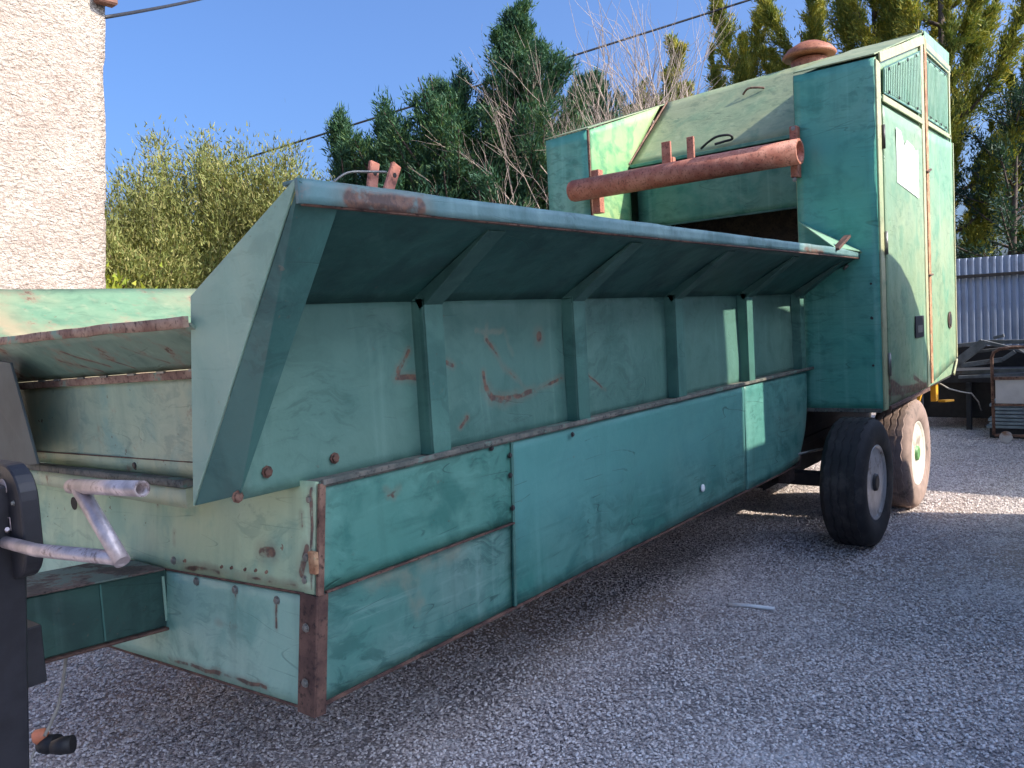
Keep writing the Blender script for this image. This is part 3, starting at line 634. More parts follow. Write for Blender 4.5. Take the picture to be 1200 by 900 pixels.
# louvre panels: pressed vertical ribs
def louvre(pts, n, seed):
    a, b, c, d = [Vector(p) for p in pts]     # TL TR BR BL
    L = plate('louvre_panel', pts, .006, M_['louvre'], T, .001, away=NY)
    bm = bmesh.new(); N_ = n
    for i in range(N_):
        u = (i + .6) / (N_ + .2)
        t0 = a.lerp(b, u); b0 = d.lerp(c, u)
        t0 = t0 + (b0 - t0) * .05; b0 = b0 + (t0 - b0) * .05
        addbeam(bm, t0 + Vector((0, -.006, 0)), b0 + Vector((0, -.006, 0)), .022, .004, (0, 1, 0))
    bmfin('rib', bm, M_['louvre'], L, .002)
    for e0, e1, k in ((a, b, 4), (d, c, 4)):
        for i in range(k):
            p = e0.lerp(e1, (i + .4) / k); bolt('rivet', (p.x, p.y - .008, p.z + (-.02 if e0 is a else .02)), NY, .010, M_['bolt_d'], L)
    # dark reveal line round the panel
    for p, q in ((a, b), (b, c), (c, d), (d, a)): beam('reveal', p + Vector((0, -.002, 0)), q + Vector((0, -.002, 0)), .010, .004, M_['flange'], L, (0, 1, 0), 0)
louvre([(6.56, Y - .006, 1.715), (7.785, Y - .006, 2.105), (7.785, Y - .006, 1.585), (6.545, Y - .006, 1.535)], 22, 1)
louvre([(8.04, Y - .006, 2.105), (8.94, Y - .006, 2.140), (8.93, Y - .006, 1.605), (8.04, Y - .006, 1.585)], 16, 2)
beam('cross_rail', (6.50, Y - .010, 1.49), (7.81, Y - .010, 1.525), .05, .012, M_['trim'], T, (0, 1, 0))
beam('cross_rail', (8.03, Y - .010, 1.545), (9.06, Y - .010, 1.57), .04, .012, M_['trim'], T, (0, 1, 0))
beam('header_rail', (8.0, Y - .012, 2.200), (9.08, Y - .012, 2.222), .05, .012, M_['trim'], T, (0, 1, 0))
beam('header_rail', (8.0, Y - .013, 2.150), (9.08, Y - .013, 2.172), .018, .010, M_['trim'], T, (0, 1, 0))
beam('header_groove', (8.0, Y - .012, 2.173), (9.08, Y - .012, 2.195), .014, .008, M_['flange'], T, (0, 1, 0), 0)
plate('header_panel', [(7.985, Y - .008, 2.225), (7.985, Y - .008, 2.325), (9.08, Y - .008, 2.375), (9.06, Y - .008, 2.245)], .012, M_['louvre'], T, away=NY)
beam('roof_trim', (6.44, Y - .008, 1.765), (7.94, Y - .008, 2.235), .07, .014, M_['trim'], T, (0, 1, 0))
beam('rear_post', (9.01, Y - .010, 1.56), (9.03, Y - .010, 2.23), .05, .012, M_['trim'], T, (0, 1, 0))
beam('rear_door_edge', (9.16, Y - .010, -.58), (9.16, Y - .010, 1.53), .025, .012, M_['trim'], T, (0, 1, 0))
beam('rear_door_edge', (8.98, Y - .010, -.735), (9.16, Y - .010, -.60), .03, .014, M_['trim'], T, (0, 1, 0))
lathe('cut_hole', [(0, .085), (.003, .085)], (8.82, Y - .014, -.195), NY, M_['rust2'], D2, 9)
lathe('cut_hole', [(0, .068), (.003, .055)], (8.83, Y - .018, -.195), NY, M_['void'], D2, 7)
plate('rear_wall', [(9.15, Y, -.6), (9.15, Y, 1.53), (9.10, Y, 2.34), (9.10, yL1, 2.25), (9.12, yL1, -.7)], .01, M_['side'], T)
plate('housing_floor', [(xc + .02, yn + .02, -.785), (9.0, yn + .02, -.76), (9.0, yL1, -.76), (xc + .02, yL1, -.785)], .02, M_['void'], T)
# vent cap on the roof
V_ = lathe('vent_stack', [(0, .17), (.14, .17), (.15, .15)], (8.24, 2.60, 2.24), (0, 0, 1), M_['cap'], T, 28)
lathe('vent_cap', [(0, .235), (.02, .25), (.035, .245), (.085, .20), (.135, .11), (.16, .03)], (8.24, 2.60, 2.405), (0, 0, 1), M_['cap'], V_, 32)
tube('roof_hook', smooth([(7.70, 3.06, 2.06), (7.68, 3.0, 2.10), (7.70, 2.9, 2.09), (7.72, 2.86, 2.08)]), .010, M_['rust'], T, 6)

# ---- running gear
def tyre_mesh(bm, c, r, w, rim):
    c = Vector(c); hw = w / 2
    prof = [(-hw * .72, rim * .99), (-hw * .86, rim * 1.02), (-hw * .97, rim * 1.18), (-hw, (r + rim) / 2), (-hw * .97, r * .90), (-hw * .86, r * .965), (-hw * .62, r), (hw * .62, r), (hw * .86, r * .965), (hw * .97, r * .90), (hw, (r + rim) / 2), (hw * .97, rim * 1.18), (hw * .72, rim * .99)]
    addlathe(bm, prof, c, (0, 1, 0), 56, False)
    # tread grooves as raised ribs
    for off in (-.45, -.15, .15, .45):
        rg = []
        for k in range(56):
            a = 2 * math.pi * k / 56; z = (.006 if k % 2 else -.006)
            rg.append([bm.verts.new(c + Vector((math.cos(a) * rr_, off * hw * 1.2 + z + dy, math.sin(a) * rr_))) for rr_, dy in ((r - .004, -.022), (r + .006, -.019), (r + .006, .019), (r - .004, .022))])
        for k in range(56):
            a, b = rg[k], rg[(k + 1) % 56]
            for q in range(3): bm.faces.new((a[q], a[q + 1], b[q + 1], b[q]))
def wheel(x, y, mt, mr, hubm):
    r = .462; w = .30; rim = .262; cz = -H + .468
    W = lathe('wheel', [(0, .06), (.26, .06)], (x, y + .02, cz), (0, 1, 0), M_['void'], T, 12)
    bm = bmesh.new(); tyre_mesh(bm, (x, y + w / 2, cz), r, w, rim); bmfin('tyre', bm, mt, W)
    lathe('wheel_rim', [(.012, rim + .004), (-.002, rim + .012), (-.006, rim + .002), (.012, rim - .012), (.018, rim - .026), (.11, rim - .034), (.118, .175), (.075, .145), (.06, .06)], (x, y + .022, cz), (0, 1, 0), mr, W, 40)
    lathe('hub', [(-.01, .045), (-.005, .06), (.02, .066), (.03, .085), (.09, .09)], (x, y + .022, cz), (0, 1, 0), hubm, W, 20)
    n0 = None
    for k in range(8):
        a = 2 * math.pi * k / 8
        bm = bmesh.new(); addlathe(bm, [(0, .014), (.03, .014)], (x + .125 * math.cos(a), y + .06, cz + .125 * math.sin(a)), (0, 1, 0), 6); bmfin('lug_nut', bm, M_['bolt_d'], W)
    for k in range(4):
        a = 2 * math.pi * (k + .5) / 4
        lathe('hand_hole', [(0, .026), (.002, .026)], (x + .195 * math.cos(a), y + .137, cz + .195 * math.sin(a)), (0, -1, 0), M_['void'], W, 12)
wheel(6.17, 1.547, M_['tyre'], M_['wheel'], M_['bolt_d']); wheel(7.50, 1.547, M_['tyre_sunlit'], M_['wheelw'], M_['hubg'])
wheel(6.17, 4.10, M_['tyre'], M_['wheel'], M_['bolt_d']); wheel(7.50, 4.10, M_['tyre'], M_['wheel'], M_['bolt_d'])
for x in (6.17, 7.50): beam('axle', (x, 1.8, -H + .468), (x, 4.15, -H + .468), .10, .10, M_['void'], T)
for y in (2.35, 3.75):
    beam('chassis_rail', (5.6, y, -.92), (9.0, y, -.92), .08, .20, M_['void'], T)
    beam('leaf_spring', (5.75, y, -1.12), (7.9, y, -1.12), .08, .06, M_['void'], T)
tube('brake_rod', [(5.95, 2.06, -1.07), (6.05, 2.0, -1.06), (6.28, 1.98, -1.075)], .010, M_['bolt'], T, 8)
tube('brake_rod', [(5.65, 2.15, -1.18), (6.05, 2.08, -1.17), (6.08, 2.08, -1.06)], .012, M_['brown'], T, 8)
box('spring_hanger', (5.83, 2.08, -1.26), (5.95, 2.16, -1.14), M_['brown'], T, .003)
plate('shade_sheet', [(5.95, 2.32, -.80), (9.0, 2.32, -.78), (9.0, 2.32, -1.36), (5.95, 2.32, -1.36)], .01, M_['void'], T)  # dark sheets added behind the wheels to stand in for deep shadow
plate('shade_sheet', [(5.98, 2.32, -1.10), (5.98, 4.1, -1.10), (6.05, 4.1, -1.36), (6.05, 2.32, -1.36)], .01, M_['void'], T)
YL = beam('support_leg', (8.80, 1.68, -.74), (8.80, 1.68, -.98), .05, .10, M_['yellow'], T, (1, 0, 0))
beam('support_brace', (8.72, 1.74, -.74), (8.62, 1.80, -1.0), .03, .05, M_['yellow'], YL, (1, 0, 0))
beam('support_foot', (8.70, 1.60, -.97), (8.92, 1.56, -.985), .07, .02, M_['yellow'], YL)
tube('trailing_cable', [(8.85, 1.66, -.80), (9.2, 1.62, -.90), (9.7, 1.60, -.98), (10.3, 1.59, -1.06), (11.2, 1.66, -1.25), (11.7, 1.7, -1.42)], .008, M_['cord'], T, 6)

# ================================================================== GROUND
def gravel_mat(name, rnd=False):
    n = NT(name)
    if rnd:
        oi = n.t.nodes.new('ShaderNodeObjectInfo'); r = oi.outputs['Random']
        c = n.mix(n.rng(r, 0, .5, smooth=False), (.24, .20, .185), (.74, .65, .60))
        c = n.mix(n.rng(r, .5, 1, smooth=False), c, (.90, .84, .80))
        c = n.mix(n.rng(n.noise(40, 3), .4, .7), c, (.48, .42, .40))
        return n.fin(c, .85)
    v1 = n.vor(75, out='Color'); v1d = n.vor(75); v2 = n.vor(190, out='Color')
    sx = n.sep(v1)[0]
    c = n.mix(n.rng(sx, 0.05, .55, smooth=False), (.31, .265, .25), (.70, .61, .57))
    c = n.mix(n.rng(sx, .6, 1, smooth=False), c, (.88, .81, .77))
    c = n.mix(n.ma('MULTIPLY', n.rng(n.sep(v2)[1], .5, .9), .4), c, (.52, .45, .42))
    c = n.mix(n.rng(v1d, .45, .8), c, (.22, .185, .175))
    big = n.noise(.55, 4)
    c = n.mix(n.ma('MULTIPLY', n.rng(big, .46, .62), .6), c, (.36, .26, .20))
    c = n.mix(n.ma('MULTIPLY', n.rng(n.noise(1.7, 5, n.mp(loc=(7, 0, 0))), .52, .66), .6), c, (.20, .18, .18))
    c = n.mix(n.ma('MULTIPLY', n.rng(n.noise(3.1, 4, n.mp(loc=(1, 9, 0))), .56, .68), .5), c, (.72, .69, .68))
    nb = n.bump(n.rng(v1d, .8, 0), .7, .008)
    nb = n.bump(n.noise(6, 4), .5, .05, nb)
    return n.fin(c, .9, 0, nb, .3)
GM = gravel_mat('crushed_gravel')
xs = [-60, -20, -8] + [-3 + .35 * i for i in range(60)] + [20, 28, 45, 80, 200]
ys = [-60, -20, -10] + [-5 + .35 * i for i in range(52)] + [15, 20, 30, 60, 200]
bm = bmesh.new(); gv = []
for x in xs:
    row = []
    for y in ys:
        k = .012 * mnoise.noise(Vector((x * .9, y * .9, 0))) if abs(x) < 21 and abs(y) < 16 else 0
        row.append(bm.verts.new((x, y, -H + k - .004)))
    gv.append(row)
for i in range(len(xs) - 1):
    for j in range(len(ys) - 1):
        f = bm.faces.new((gv[i][j], gv[i + 1][j], gv[i + 1][j + 1], gv[i][j + 1])); f.smooth = True
tag(bmfin('ground', bm, GM), 'flat yard of grey crushed gravel under the trailer', kind='structure')
# loose stones: a point mesh with instanced small stones (uncountable)
def stone(seed):
    rnd = random.Random(seed); bm = bmesh.new(); bmesh.ops.create_icosphere(bm, subdivisions=1, radius=.0062)
    for v in bm.verts: v.co = Vector((v.co.x * rnd.uniform(.8, 1.5), v.co.y * rnd.uniform(.7, 1.1), v.co.z * rnd.uniform(.45, .8))) * rnd.uniform(.75, 1.2)
    me = bpy.data.meshes.new('stone'); bm.to_mesh(me); bm.free(); return me
SM = gravel_mat('loose_stone', True)
parts_ = [stone(s) for s in range(5)]
for m in parts_: m.materials.append(SM)
pcol = bpy.data.collections.new('stone_shapes')
for m in parts_: pcol.objects.link(bpy.data.objects.new('stone', m))
bm = bmesh.new()
vs = [bm.verts.new(p) for p in ((.2, .2, -H), (9.5, .2, -H), (13.5, 1.2, -H), (13.5, 3.2, -H), (7.5, 3.5, -H), (2.4, 5.5, -H), (.4, 5.2, -H))]
bm.faces.new(vs)
gro = bmfin('gravel_stones', bm, SM)
tag(gro, 'loose grey and white gravel stones scattered over the yard', 'gravel', kind='stuff')
ng = bpy.data.node_groups.new('scatter', 'GeometryNodeTree')
ng.interface.new_socket('Geometry', in_out='INPUT', socket_type='NodeSocketGeometry'); ng.interface.new_socket('Geometry', in_out='OUTPUT', socket_type='NodeSocketGeometry')
gi = ng.nodes.new('NodeGroupInput'); go = ng.nodes.new('NodeGroupOutput')
dp = ng.nodes.new('GeometryNodeDistributePointsOnFaces'); dp.inputs['Density'].default_value = 4300
ci = ng.nodes.new('GeometryNodeCollectionInfo'); ci.inputs['Collection'].default_value = pcol; ci.inputs['Separate Children'].default_value = True
ip = ng.nodes.new('GeometryNodeInstanceOnPoints'); ip.inputs['Pick Instance'].default_value = True
rv = ng.nodes.new('FunctionNodeRandomValue'); rv.data_type = 'FLOAT_VECTOR'; rv.inputs[0].default_value = (-.4, -.4, 0); rv.inputs[1].default_value = (.4, .4, 6.28)
rs = ng.nodes.new('FunctionNodeRandomValue'); rs.data_type = 'FLOAT'; rs.inputs[2].default_value = .35; rs.inputs[3].default_value = 1.55
L = ng.links.new
L(gi.outputs[0], dp.inputs['Mesh']); L(dp.outputs['Points'], ip.inputs['Points']); L(ci.outputs[0], ip.inputs['Instance'])
L(rv.outputs[0], ip.inputs['Rotation']); L(rs.outputs[1], ip.inputs['Scale']); L(ip.outputs[0], go.inputs[0])
md = gro.modifiers.new('scatter', 'NODES'); md.node_group = ng

# ================================================================== BUILDINGS AND YARD
n = NT('pink_rough_stucco')
cc = n.mix(n.rng(n.noise(2.0, 5), .35, .65), (.66, .54, .45), (.74, .65, .54))
cc = n.mix(n.rng(n.noise(20, 6, rough=.7), .48, .68), cc, (.45, .34, .27))
cc = n.mix(n.ma('MULTIPLY', n.rng(n.noise(.8, 4, n.mp(scale=(1, 1, .35))), .5, .7), .5), cc, (.54, .42, .34))
cc = n.mix(n.ma('MULTIPLY', n.rng(n.sep()[2], 4.6, 6.2), .5), cc, (.68, .63, .54))
STU = n.fin(cc, .9, 0, n.bump(n.ma('ADD', n.noise(16, 6, n.mp(scale=(1, 1, 1.6)), dist=.6, rough=.65), n.ma('MULTIPLY', n.noise(50, 3), .3)), 1.0, .11), .2)
M_['tile'] = plain('brown_roof_tile', (.20, .10, .07), .85, 0, .3, 5)
B = empty('stucco_house', (1.5, 11, 0), 'pale pink rough stucco house wall at the far left behind the trailer', 'house')
ln = .089
def bx(x, z): return x + ln * (z - .68)
_w = bil((-7, 9, 3.95), (bx(4.39, 3.95), 9, 3.95), (bx(4.39, -1.76), 9, -1.76), (-7, 9, -1.76))
sheet('wall', lambda u, v: _w(u, v) + Vector((.03 * u ** 40 * mnoise.noise(Vector((0, 0, v * 34))) + .02 * u ** 40 * mnoise.noise(Vector((0, 5, v * 9))), .05 * u ** 60, 0)), 90, 60, .2, STU, B, .035, 81)
plate('side_wall', [(bx(4.39, 3.95) - .01, 9.21, 3.95), (bx(4.39, 3.95) - .01, 15, 3.95), (bx(4.39, -1.76) - .01, 15, -1.76), (bx(4.39, -1.76) - .01, 9.21, -1.76)], .2, STU, B, away=(1, 0, 0))
box('gutter_bracket', (4.52, 8.88, 3.74), (4.74, 9.02, 3.92), M_['tile'], B, .02)
RF = plate('roof', [(-7.2, 8.85, 3.98), (4.80, 8.85, 3.98), (4.80, 12, 5.1), (-7.2, 12, 5.1)], .12, M_['tile'], B, away=(0, 0, -1))
for k in range(44):
    x = 4.66 - k * .27
    tube('roof_tile', [(x, 8.80, 4.10), (x, 11.9, 5.20)], .10, M_['tile'], RF, 8)

# corrugated fence
FB = plain('blue_grey_corrugated_steel', (.30, .35, .44), .5, .1, .12, 3, .1, (.24, .27, .33))
f0 = Vector((14.88, 1.55, 0)); fd = Vector((-.35, .91, 0)).normalized(); fn_ = Vector((-fd.y, fd.x, 0))
if fn_.x > 0: fn_ = -fn_
FE = empty('corrugated_fence', (14.6, 2.2, 0), 'blue grey corrugated metal fence at the right edge behind the scrap', 'fence')
for k in range(-5, 8):
    a = f0 + fd * (k * 1.0); NN = 40; bm = bmesh.new(); prev = None
    for i in range(NN + 1):
        u = i / NN; ph = (u * 10) % 1
        off = .018 if ph < .35 else (-.012 if .5 < ph < .85 else .003)
        p = a + fd * (u * 1.0) + fn_ * off
        tp = .64 + .01 * ((k * 7) % 3 - 1)
        cur = [bm.verts.new((p.x, p.y, -1.70)), bm.verts.new((p.x, p.y, tp)), bm.verts.new((p.x - fn_.x * .004, p.y - fn_.y * .004, tp)), bm.verts.new((p.x - fn_.x * .004, p.y - fn_.y * .004, -1.70))]
        if prev:
            for q in range(4): bm.faces.new((prev[q], prev[(q + 1) % 4], cur[(q + 1) % 4], cur[q]))
        prev = cur
    bmfin('steel_panel', bm, FB, FE)
for z, hh, m in ((.345, .05, M_['void']), (-1.2, .05, M_['void'])):
    a = f0 - fd * 5 + fn_ * .05; b = f0 + fd * 8 + fn_ * .05
    beam('rail', (a.x, a.y, z), (b.x, b.y, z), .05, hh, m, FE)
for k in range(-2, 4):
    a = f0 + fd * (k * 2.5 + .3) - fn_ * .06; beam('fence_post', (a.x, a.y, -1.75), (a.x, a.y, .6), .07, .07, M_['void'], FE)

# scrap in front of the fence
M_['scrap'] = plain('weathered_grey_steel', (.13, .14, .145), .7, .1, .3, 9, .3, (.08, .065, .06))
M_['scrapd'] = plain('dark_scrap_steel', (.03, .032, .036), .7, .1, .3, 9)
M_['rwhite'] = plain('rust_stained_white_panel', (.62, .58, .55), .6, 0, .1, 5, .2, (.34, .18, .10))
M_['poly'] = plain('pale_blue_wrapped_boards', (.26, .33, .36), .5, 0, .2, 6)
FRM = empty('steel_frame', (12.2, 1.7, .64), 'heap of grey welded steel frames leaning against each other below the blue fence', 'frame')
for a, b, w in (((12.0, 2.10, -.90), (12.0, 1.70, -.57), .11), ((12.0, 1.72, -.56), (12.05, .9, -.82), .045), ((12.02, 2.15, -.62), (12.02, 1.72, -.58), .05),
                ((12.0, 1.98, -.87), (12.0, 1.50, -.80), .06), ((12.0, 1.50, -.80), (12.0, 1.36, -.70), .05), ((12.1, 1.85, -.70), (12.1, 1.55, -.67), .035),
                ((12.25, 1.75, -.58), (12.2, .8, -.60), .05), ((12.2, 1.5, -.66), (12.2, .8, -.62), .04), ((12.15, 2.3, -.98), (12.05, .8, -.92), .05),
                ((12.0, 2.0, -1.02), (12.05, .9, -.98), .04), ((12.3, 1.25, -.70), (12.3, 1.05, -.56), .04), ((12.2, 1.62, -.53), (12.2, 1.50, -.50), .04)):
    beam('frame_bar', a, b, w, .06, M_['scrap'], FRM, (1, 0, 0))
SK = empty('scrap_bed', (12.8, 2.0, 0), 'low dark flatbed standing under the steel frames by the fence', 'flatbed')
box('bed', (12.3, .2, -1.12), (13.9, 2.6, -1.0), M_['scrapd'], SK)
box('side_board', (12.35, .3, -1.6), (12.42, 2.5, -1.12), M_['void'], SK)
for y in (.5, 1.2, 1.9, 2.5): box('bed_leg', (12.25, y, -1.75), (12.32, y + .06, -1.12), M_['scrapd'], SK)
box('rear_board', (13.5, .2, -1.7), (13.6, 2.6, -.7), M_['void'], SK)
BS = empty('board_stack', (11.9, 1.4, 0), 'stack of pale blue boards lying beside the rusty white trolley', 'boards')
rb = random.Random(4)
for k in range(8):
    z = -1.62 + k * .045; sh = rb.uniform(-.06, .06)
    box('board', (11.55, .4 + sh, z), (12.2, 1.66 + sh - .02 * k, z + .034), M_['poly'], BS, .003)
box('bearer', (11.6, .5, -1.75), (11.7, 1.6, -1.622), M_['scrapd'], BS); box('bearer', (12.0, .5, -1.75), (12.1, 1.6, -1.622), M_['scrapd'], BS)
TR = empty('rusty_trolley', (11.2, 1.1, 0), 'rusty trolley with a stained white side panel and bent tube rail at the right edge', 'trolley')
tube('tube_rail', [(11.2, 1.50, -1.65), (11.2, 1.51, -.72), (11.2, 1.49, -.66), (11.2, 1.43, -.62), (11.2, 1.30, -.605), (11.2, .6, -.60)], .018, M_['rust'], TR, 8)
box('side_panel', (11.18, .62, -1.27), (11.20, 1.475, -.98), M_['rwhite'], TR)
box('panel_rail', (11.165, .62, -.985), (11.21, 1.49, -.95), M_['rust'], TR); box('panel_rail', (11.165, .62, -1.30), (11.21, 1.49, -1.27), M_['rust'], TR)
plate('corner_panel', [(11.2, 1.24, -.625), (11.2, .7, -.625), (11.2, .9, -.90)], .01, M_['rwhite'], TR)
for y in (1.38, .75): lathe('castor', [(0, .07), (.04, .07)], (11.22, y, -1.68), (1, 0, 0), M_['rwhite'], TR, 14)
beam('axle_bar', (11.24, 1.5, -1.66), (11.24, .62, -1.66), .03, .03, M_['rust'], TR)

# behind the photographer: an inferred house, and blockers added to throw the foreground shade
M_['rend'] = plain('cream_render', (.55, .50, .43), .9, 0, .1, 4)
NH = empty('cream_house', (4, -5, 0), 'cream rendered neighbouring house behind the photographer', 'house')
xe = 5.06 + .3 * (1.69 + 2.6)
ztop = .47 + .72 * (1.69 + 2.6)
box('wall', (2.45, -7.5, -1.76), (xe, -2.6, ztop), M_['rend'], NH, .01)
plate('roof', [(2.1, -2.65, ztop + .005), (xe - .01, -2.65, ztop + .005), (xe - .01, -7.6, ztop + .9), (2.1, -7.6, ztop + .9)], .02, M_['tile'], NH, away=(0, 0, -1))
for x in (2.7, 4.6):
    wf = box('window_frame', (x, -2.59, -.4), (x + 1.1, -2.55, 1.0), M_['white'], NH); box('pane', (x + .07, -2.545, -.33), (x + 1.03, -2.54, .93), M_['dark'], wf)
yB = -.35; dB = 1.547 - yB
prof = [(5.46, -5), (5.46, .47), (6.0, .455), (6.32, .40), (6.69, .355), (6.95, .275), (7.22, .150), (7.5, -.047), (7.68, -.233), (7.80, -.40), (7.93, -.60), (7.93, -.73), (7.10, -.78), (7.04, -1.2), (7.32, -1.75), (7.36, -5)]
CUR = plate('curved_shade_blocker', [(x + .3 * dB, yB, max(z + .72 * dB, -1.75)) for x, z in prof], .03, M_['scrap'], None, .004, away=(0, 1, 0), origin=(7.0, yB, 0))  # unseen plate added off to the side, its outline cut to shape the shade
tag(CUR, 'tall unseen blocker with a rounded shoulder and a notch cut to shape the shade, outside the right of the view', 'shade blocker')
PAN = box('shade_blocker_panel', (5.3, -.60, -1.75), (6.9, -.57, -.90 + .72 * (2.05 + .6)), M_['scrap'], None, .004, (5.5, -.6, 0))  # unseen panel added to shade the gap beside the house
tag(PAN, 'grey unseen panel added beside the cream house to block the sun', 'shade blocker')
SHD = empty('low_shade_block', (13, -2.5, 0), 'low unseen block added behind the right edge of the view to shade the ground', 'shed')
box('wall', (9.45, -4.5, -1.76), (19, -1.0, .93), M_['scrap'], SHD, .01)  # unseen low block added to shade the ground on the right
plate('roof', [(9.40, -.96, .94), (19.1, -.96, .94), (19.1, -4.6, 1.3), (9.40, -4.6, 1.3)], .03, M_['tile'], SHD, away=(0, 0, -1))

tag(tube('sunlit_sliver', [(4.51, 2.0, -1.738), (4.53, 1.88, -1.734), (4.56, 1.74, -1.738)], .011, M_['white'], None, 6, origin=(4.53, 1.88, 0)), 'thin white sliver standing in for a sunlit dash on the gravel beside the trailer', 'sunlit sliver')  # pale tube standing in for a sunlit dash on the gravel
# overhead wires
def sagwire(a, b, sag, lab):
    pts = [Vector(a).lerp(Vector(b), t / 20) - Vector((0, 0, sag * 4 * (t / 20) * (1 - t / 20))) for t in range(21)]
    tag(tube('overhead_wire', pts, .022, M_['black'], None, 6, origin=(pts[0].x, pts[0].y, 0)), lab, 'wire', 'overhead wires')
sagwire((10.0, 15.3, 3.66), (34.0, -14.0, 13.4), .10, 'long black overhead wire crossing the sky above the dark conifer')
sagwire((4.73, 9.21, 3.70), (9.0, 13.2, 6.28), .02, 'short black wire running up from the stucco house corner')

# ================================================================== PLANTS
def leafmat(name, cols, trans=.25):
    n = NT(name)
    g = n.t.nodes.new('ShaderNodeNewGeometry'); r = g.outputs['Random Per Island']
    c = n.mix(n.rng(r, 0, .5, smooth=False), cols[0], cols[1])
    c = n.mix(n.rng(r, .55, 1, smooth=False), c, cols[2])
    c = n.mix(n.ma('MULTIPLY', n.rng(n.noise(.9, 3), .42, .62), .6), c, cols[3])
    n.fin(c, .6, 0, None, .25)
    tr = n.t.nodes.new('ShaderNodeBsdfTranslucent'); n.set(tr.inputs[0], n.mix(1.0, c, (1.0, 1.0, .6), 'MULTIPLY'))
    mx = n.t.nodes.new('ShaderNodeMixShader'); mx.inputs[0].default_value = trans
    n.t.links.new(n.b.outputs[0], mx.inputs[1]); n.t.links.new(tr.outputs[0], mx.inputs[2]); n.t.links.new(mx.outputs[0], n.out.inputs[0])
    return n.m
LM = {'dark': leafmat('dark_conifer_foliage', [(.03, .085, .045), (.055, .13, .055), (.13, .20, .06), (.03, .09, .06)]),
      'gold': leafmat('golden_cypress_foliage', [(.14, .19, .035), (.30, .30, .045), (.56, .45, .07), (.09, .16, .045)]),
      'blue': leafmat('shaded_pine_foliage', [(.02, .05, .035), (.03, .07, .045), (.05, .09, .04), (.02, .05, .04)]),
      'olive': leafmat('olive_shrub_foliage', [(.14, .18, .05), (.25, .27, .08), (.38, .33, .13), (.16, .17, .06)]),
      'lime': leafmat('yellow_green_leaf', [(.20, .26, .02), (.30, .33, .03), (.38, .36, .04), (.16, .24, .03)])}
M_['bark'] = plain('brown_bark', (.09, .065, .05), .9, 0, .3, 10)
M_['pale'] = plain('pale_bare_bark', (.34, .27, .22), .8, 0, .2, 12)

def leaves(name, C_, D_, Ln, Wd, mat, parent, rng):
    n = len(C_); C_ = np.asarray(C_); D_ = np.asarray(D_); D_ = D_ / np.maximum(np.linalg.norm(D_, axis=1, keepdims=True), 1e-6)
    rv = rng.normal(size=(n, 3)); S = np.cross(D_, rv); S /= np.maximum(np.linalg.norm(S, axis=1, keepdims=True), 1e-6)
    l = (Ln * rng.uniform(.6, 1.4, n))[:, None]; w = (Wd * rng.uniform(.6, 1.4, n))[:, None]
    V = np.empty((n, 3, 3)); V[:, 0] = C_ + S * w * .5; V[:, 1] = C_ - S * w * .5; V[:, 2] = C_ + D_ * l
    me = bpy.data.meshes.new(name); me.vertices.add(n * 3); me.loops.add(n * 3); me.polygons.add(n)
    me.vertices.foreach_set('co', V.reshape(-1)); me.loops.foreach_set('vertex_index', np.arange(n * 3))
    me.polygons.foreach_set('loop_start', np.arange(n) * 3); me.polygons.foreach_set('loop_total', np.full(n, 3)); me.update()
    return link(name, me, mat, parent)
def sprays(rng, P, L_, m, K, side_len, el=.55, fuzz=.035):
    """leaf points and directions along K twigs fanned out from a limb polyline P: flat feathery sprays"""
    npt = len(P); st = rng.uniform(.08, 1.0, K); ix = np.clip((st * (npt - 1)).astype(int), 0, npt - 2); f = (st * (npt - 1) - ix)[:, None]
    o = P[ix] * (1 - f) + P[ix + 1] * f; ax = P[ix + 1] - P[ix]; ax /= np.linalg.norm(ax, axis=1, keepdims=True) + 1e-9
    r = rng.normal(size=(K, 3)); r -= (r * ax).sum(1, keepdims=True) * ax; r /= np.linalg.norm(r, axis=1, keepdims=True) + 1e-9
    td = ax * 1.0 + r * rng.uniform(.45, 1.0, (K, 1)); td[:, 2] += .25; td /= np.linalg.norm(td, axis=1, keepdims=True)
    tl = side_len * (1.12 - st) ** el * rng.uniform(.6, 1.3, K)
    k = rng.integers(0, K, m); t = rng.uniform(0, 1, m)
    fan = rng.normal(size=(m, 3)) * .17 * (t[:, None] * tl[k][:, None])
    c = o[k] + td[k] * (tl[k] * t)[:, None] + fan + rng.normal(size=(m, 3)) * fuzz
    d = td[k] + rng.normal(size=(m, 3)) * .38
    return c, d
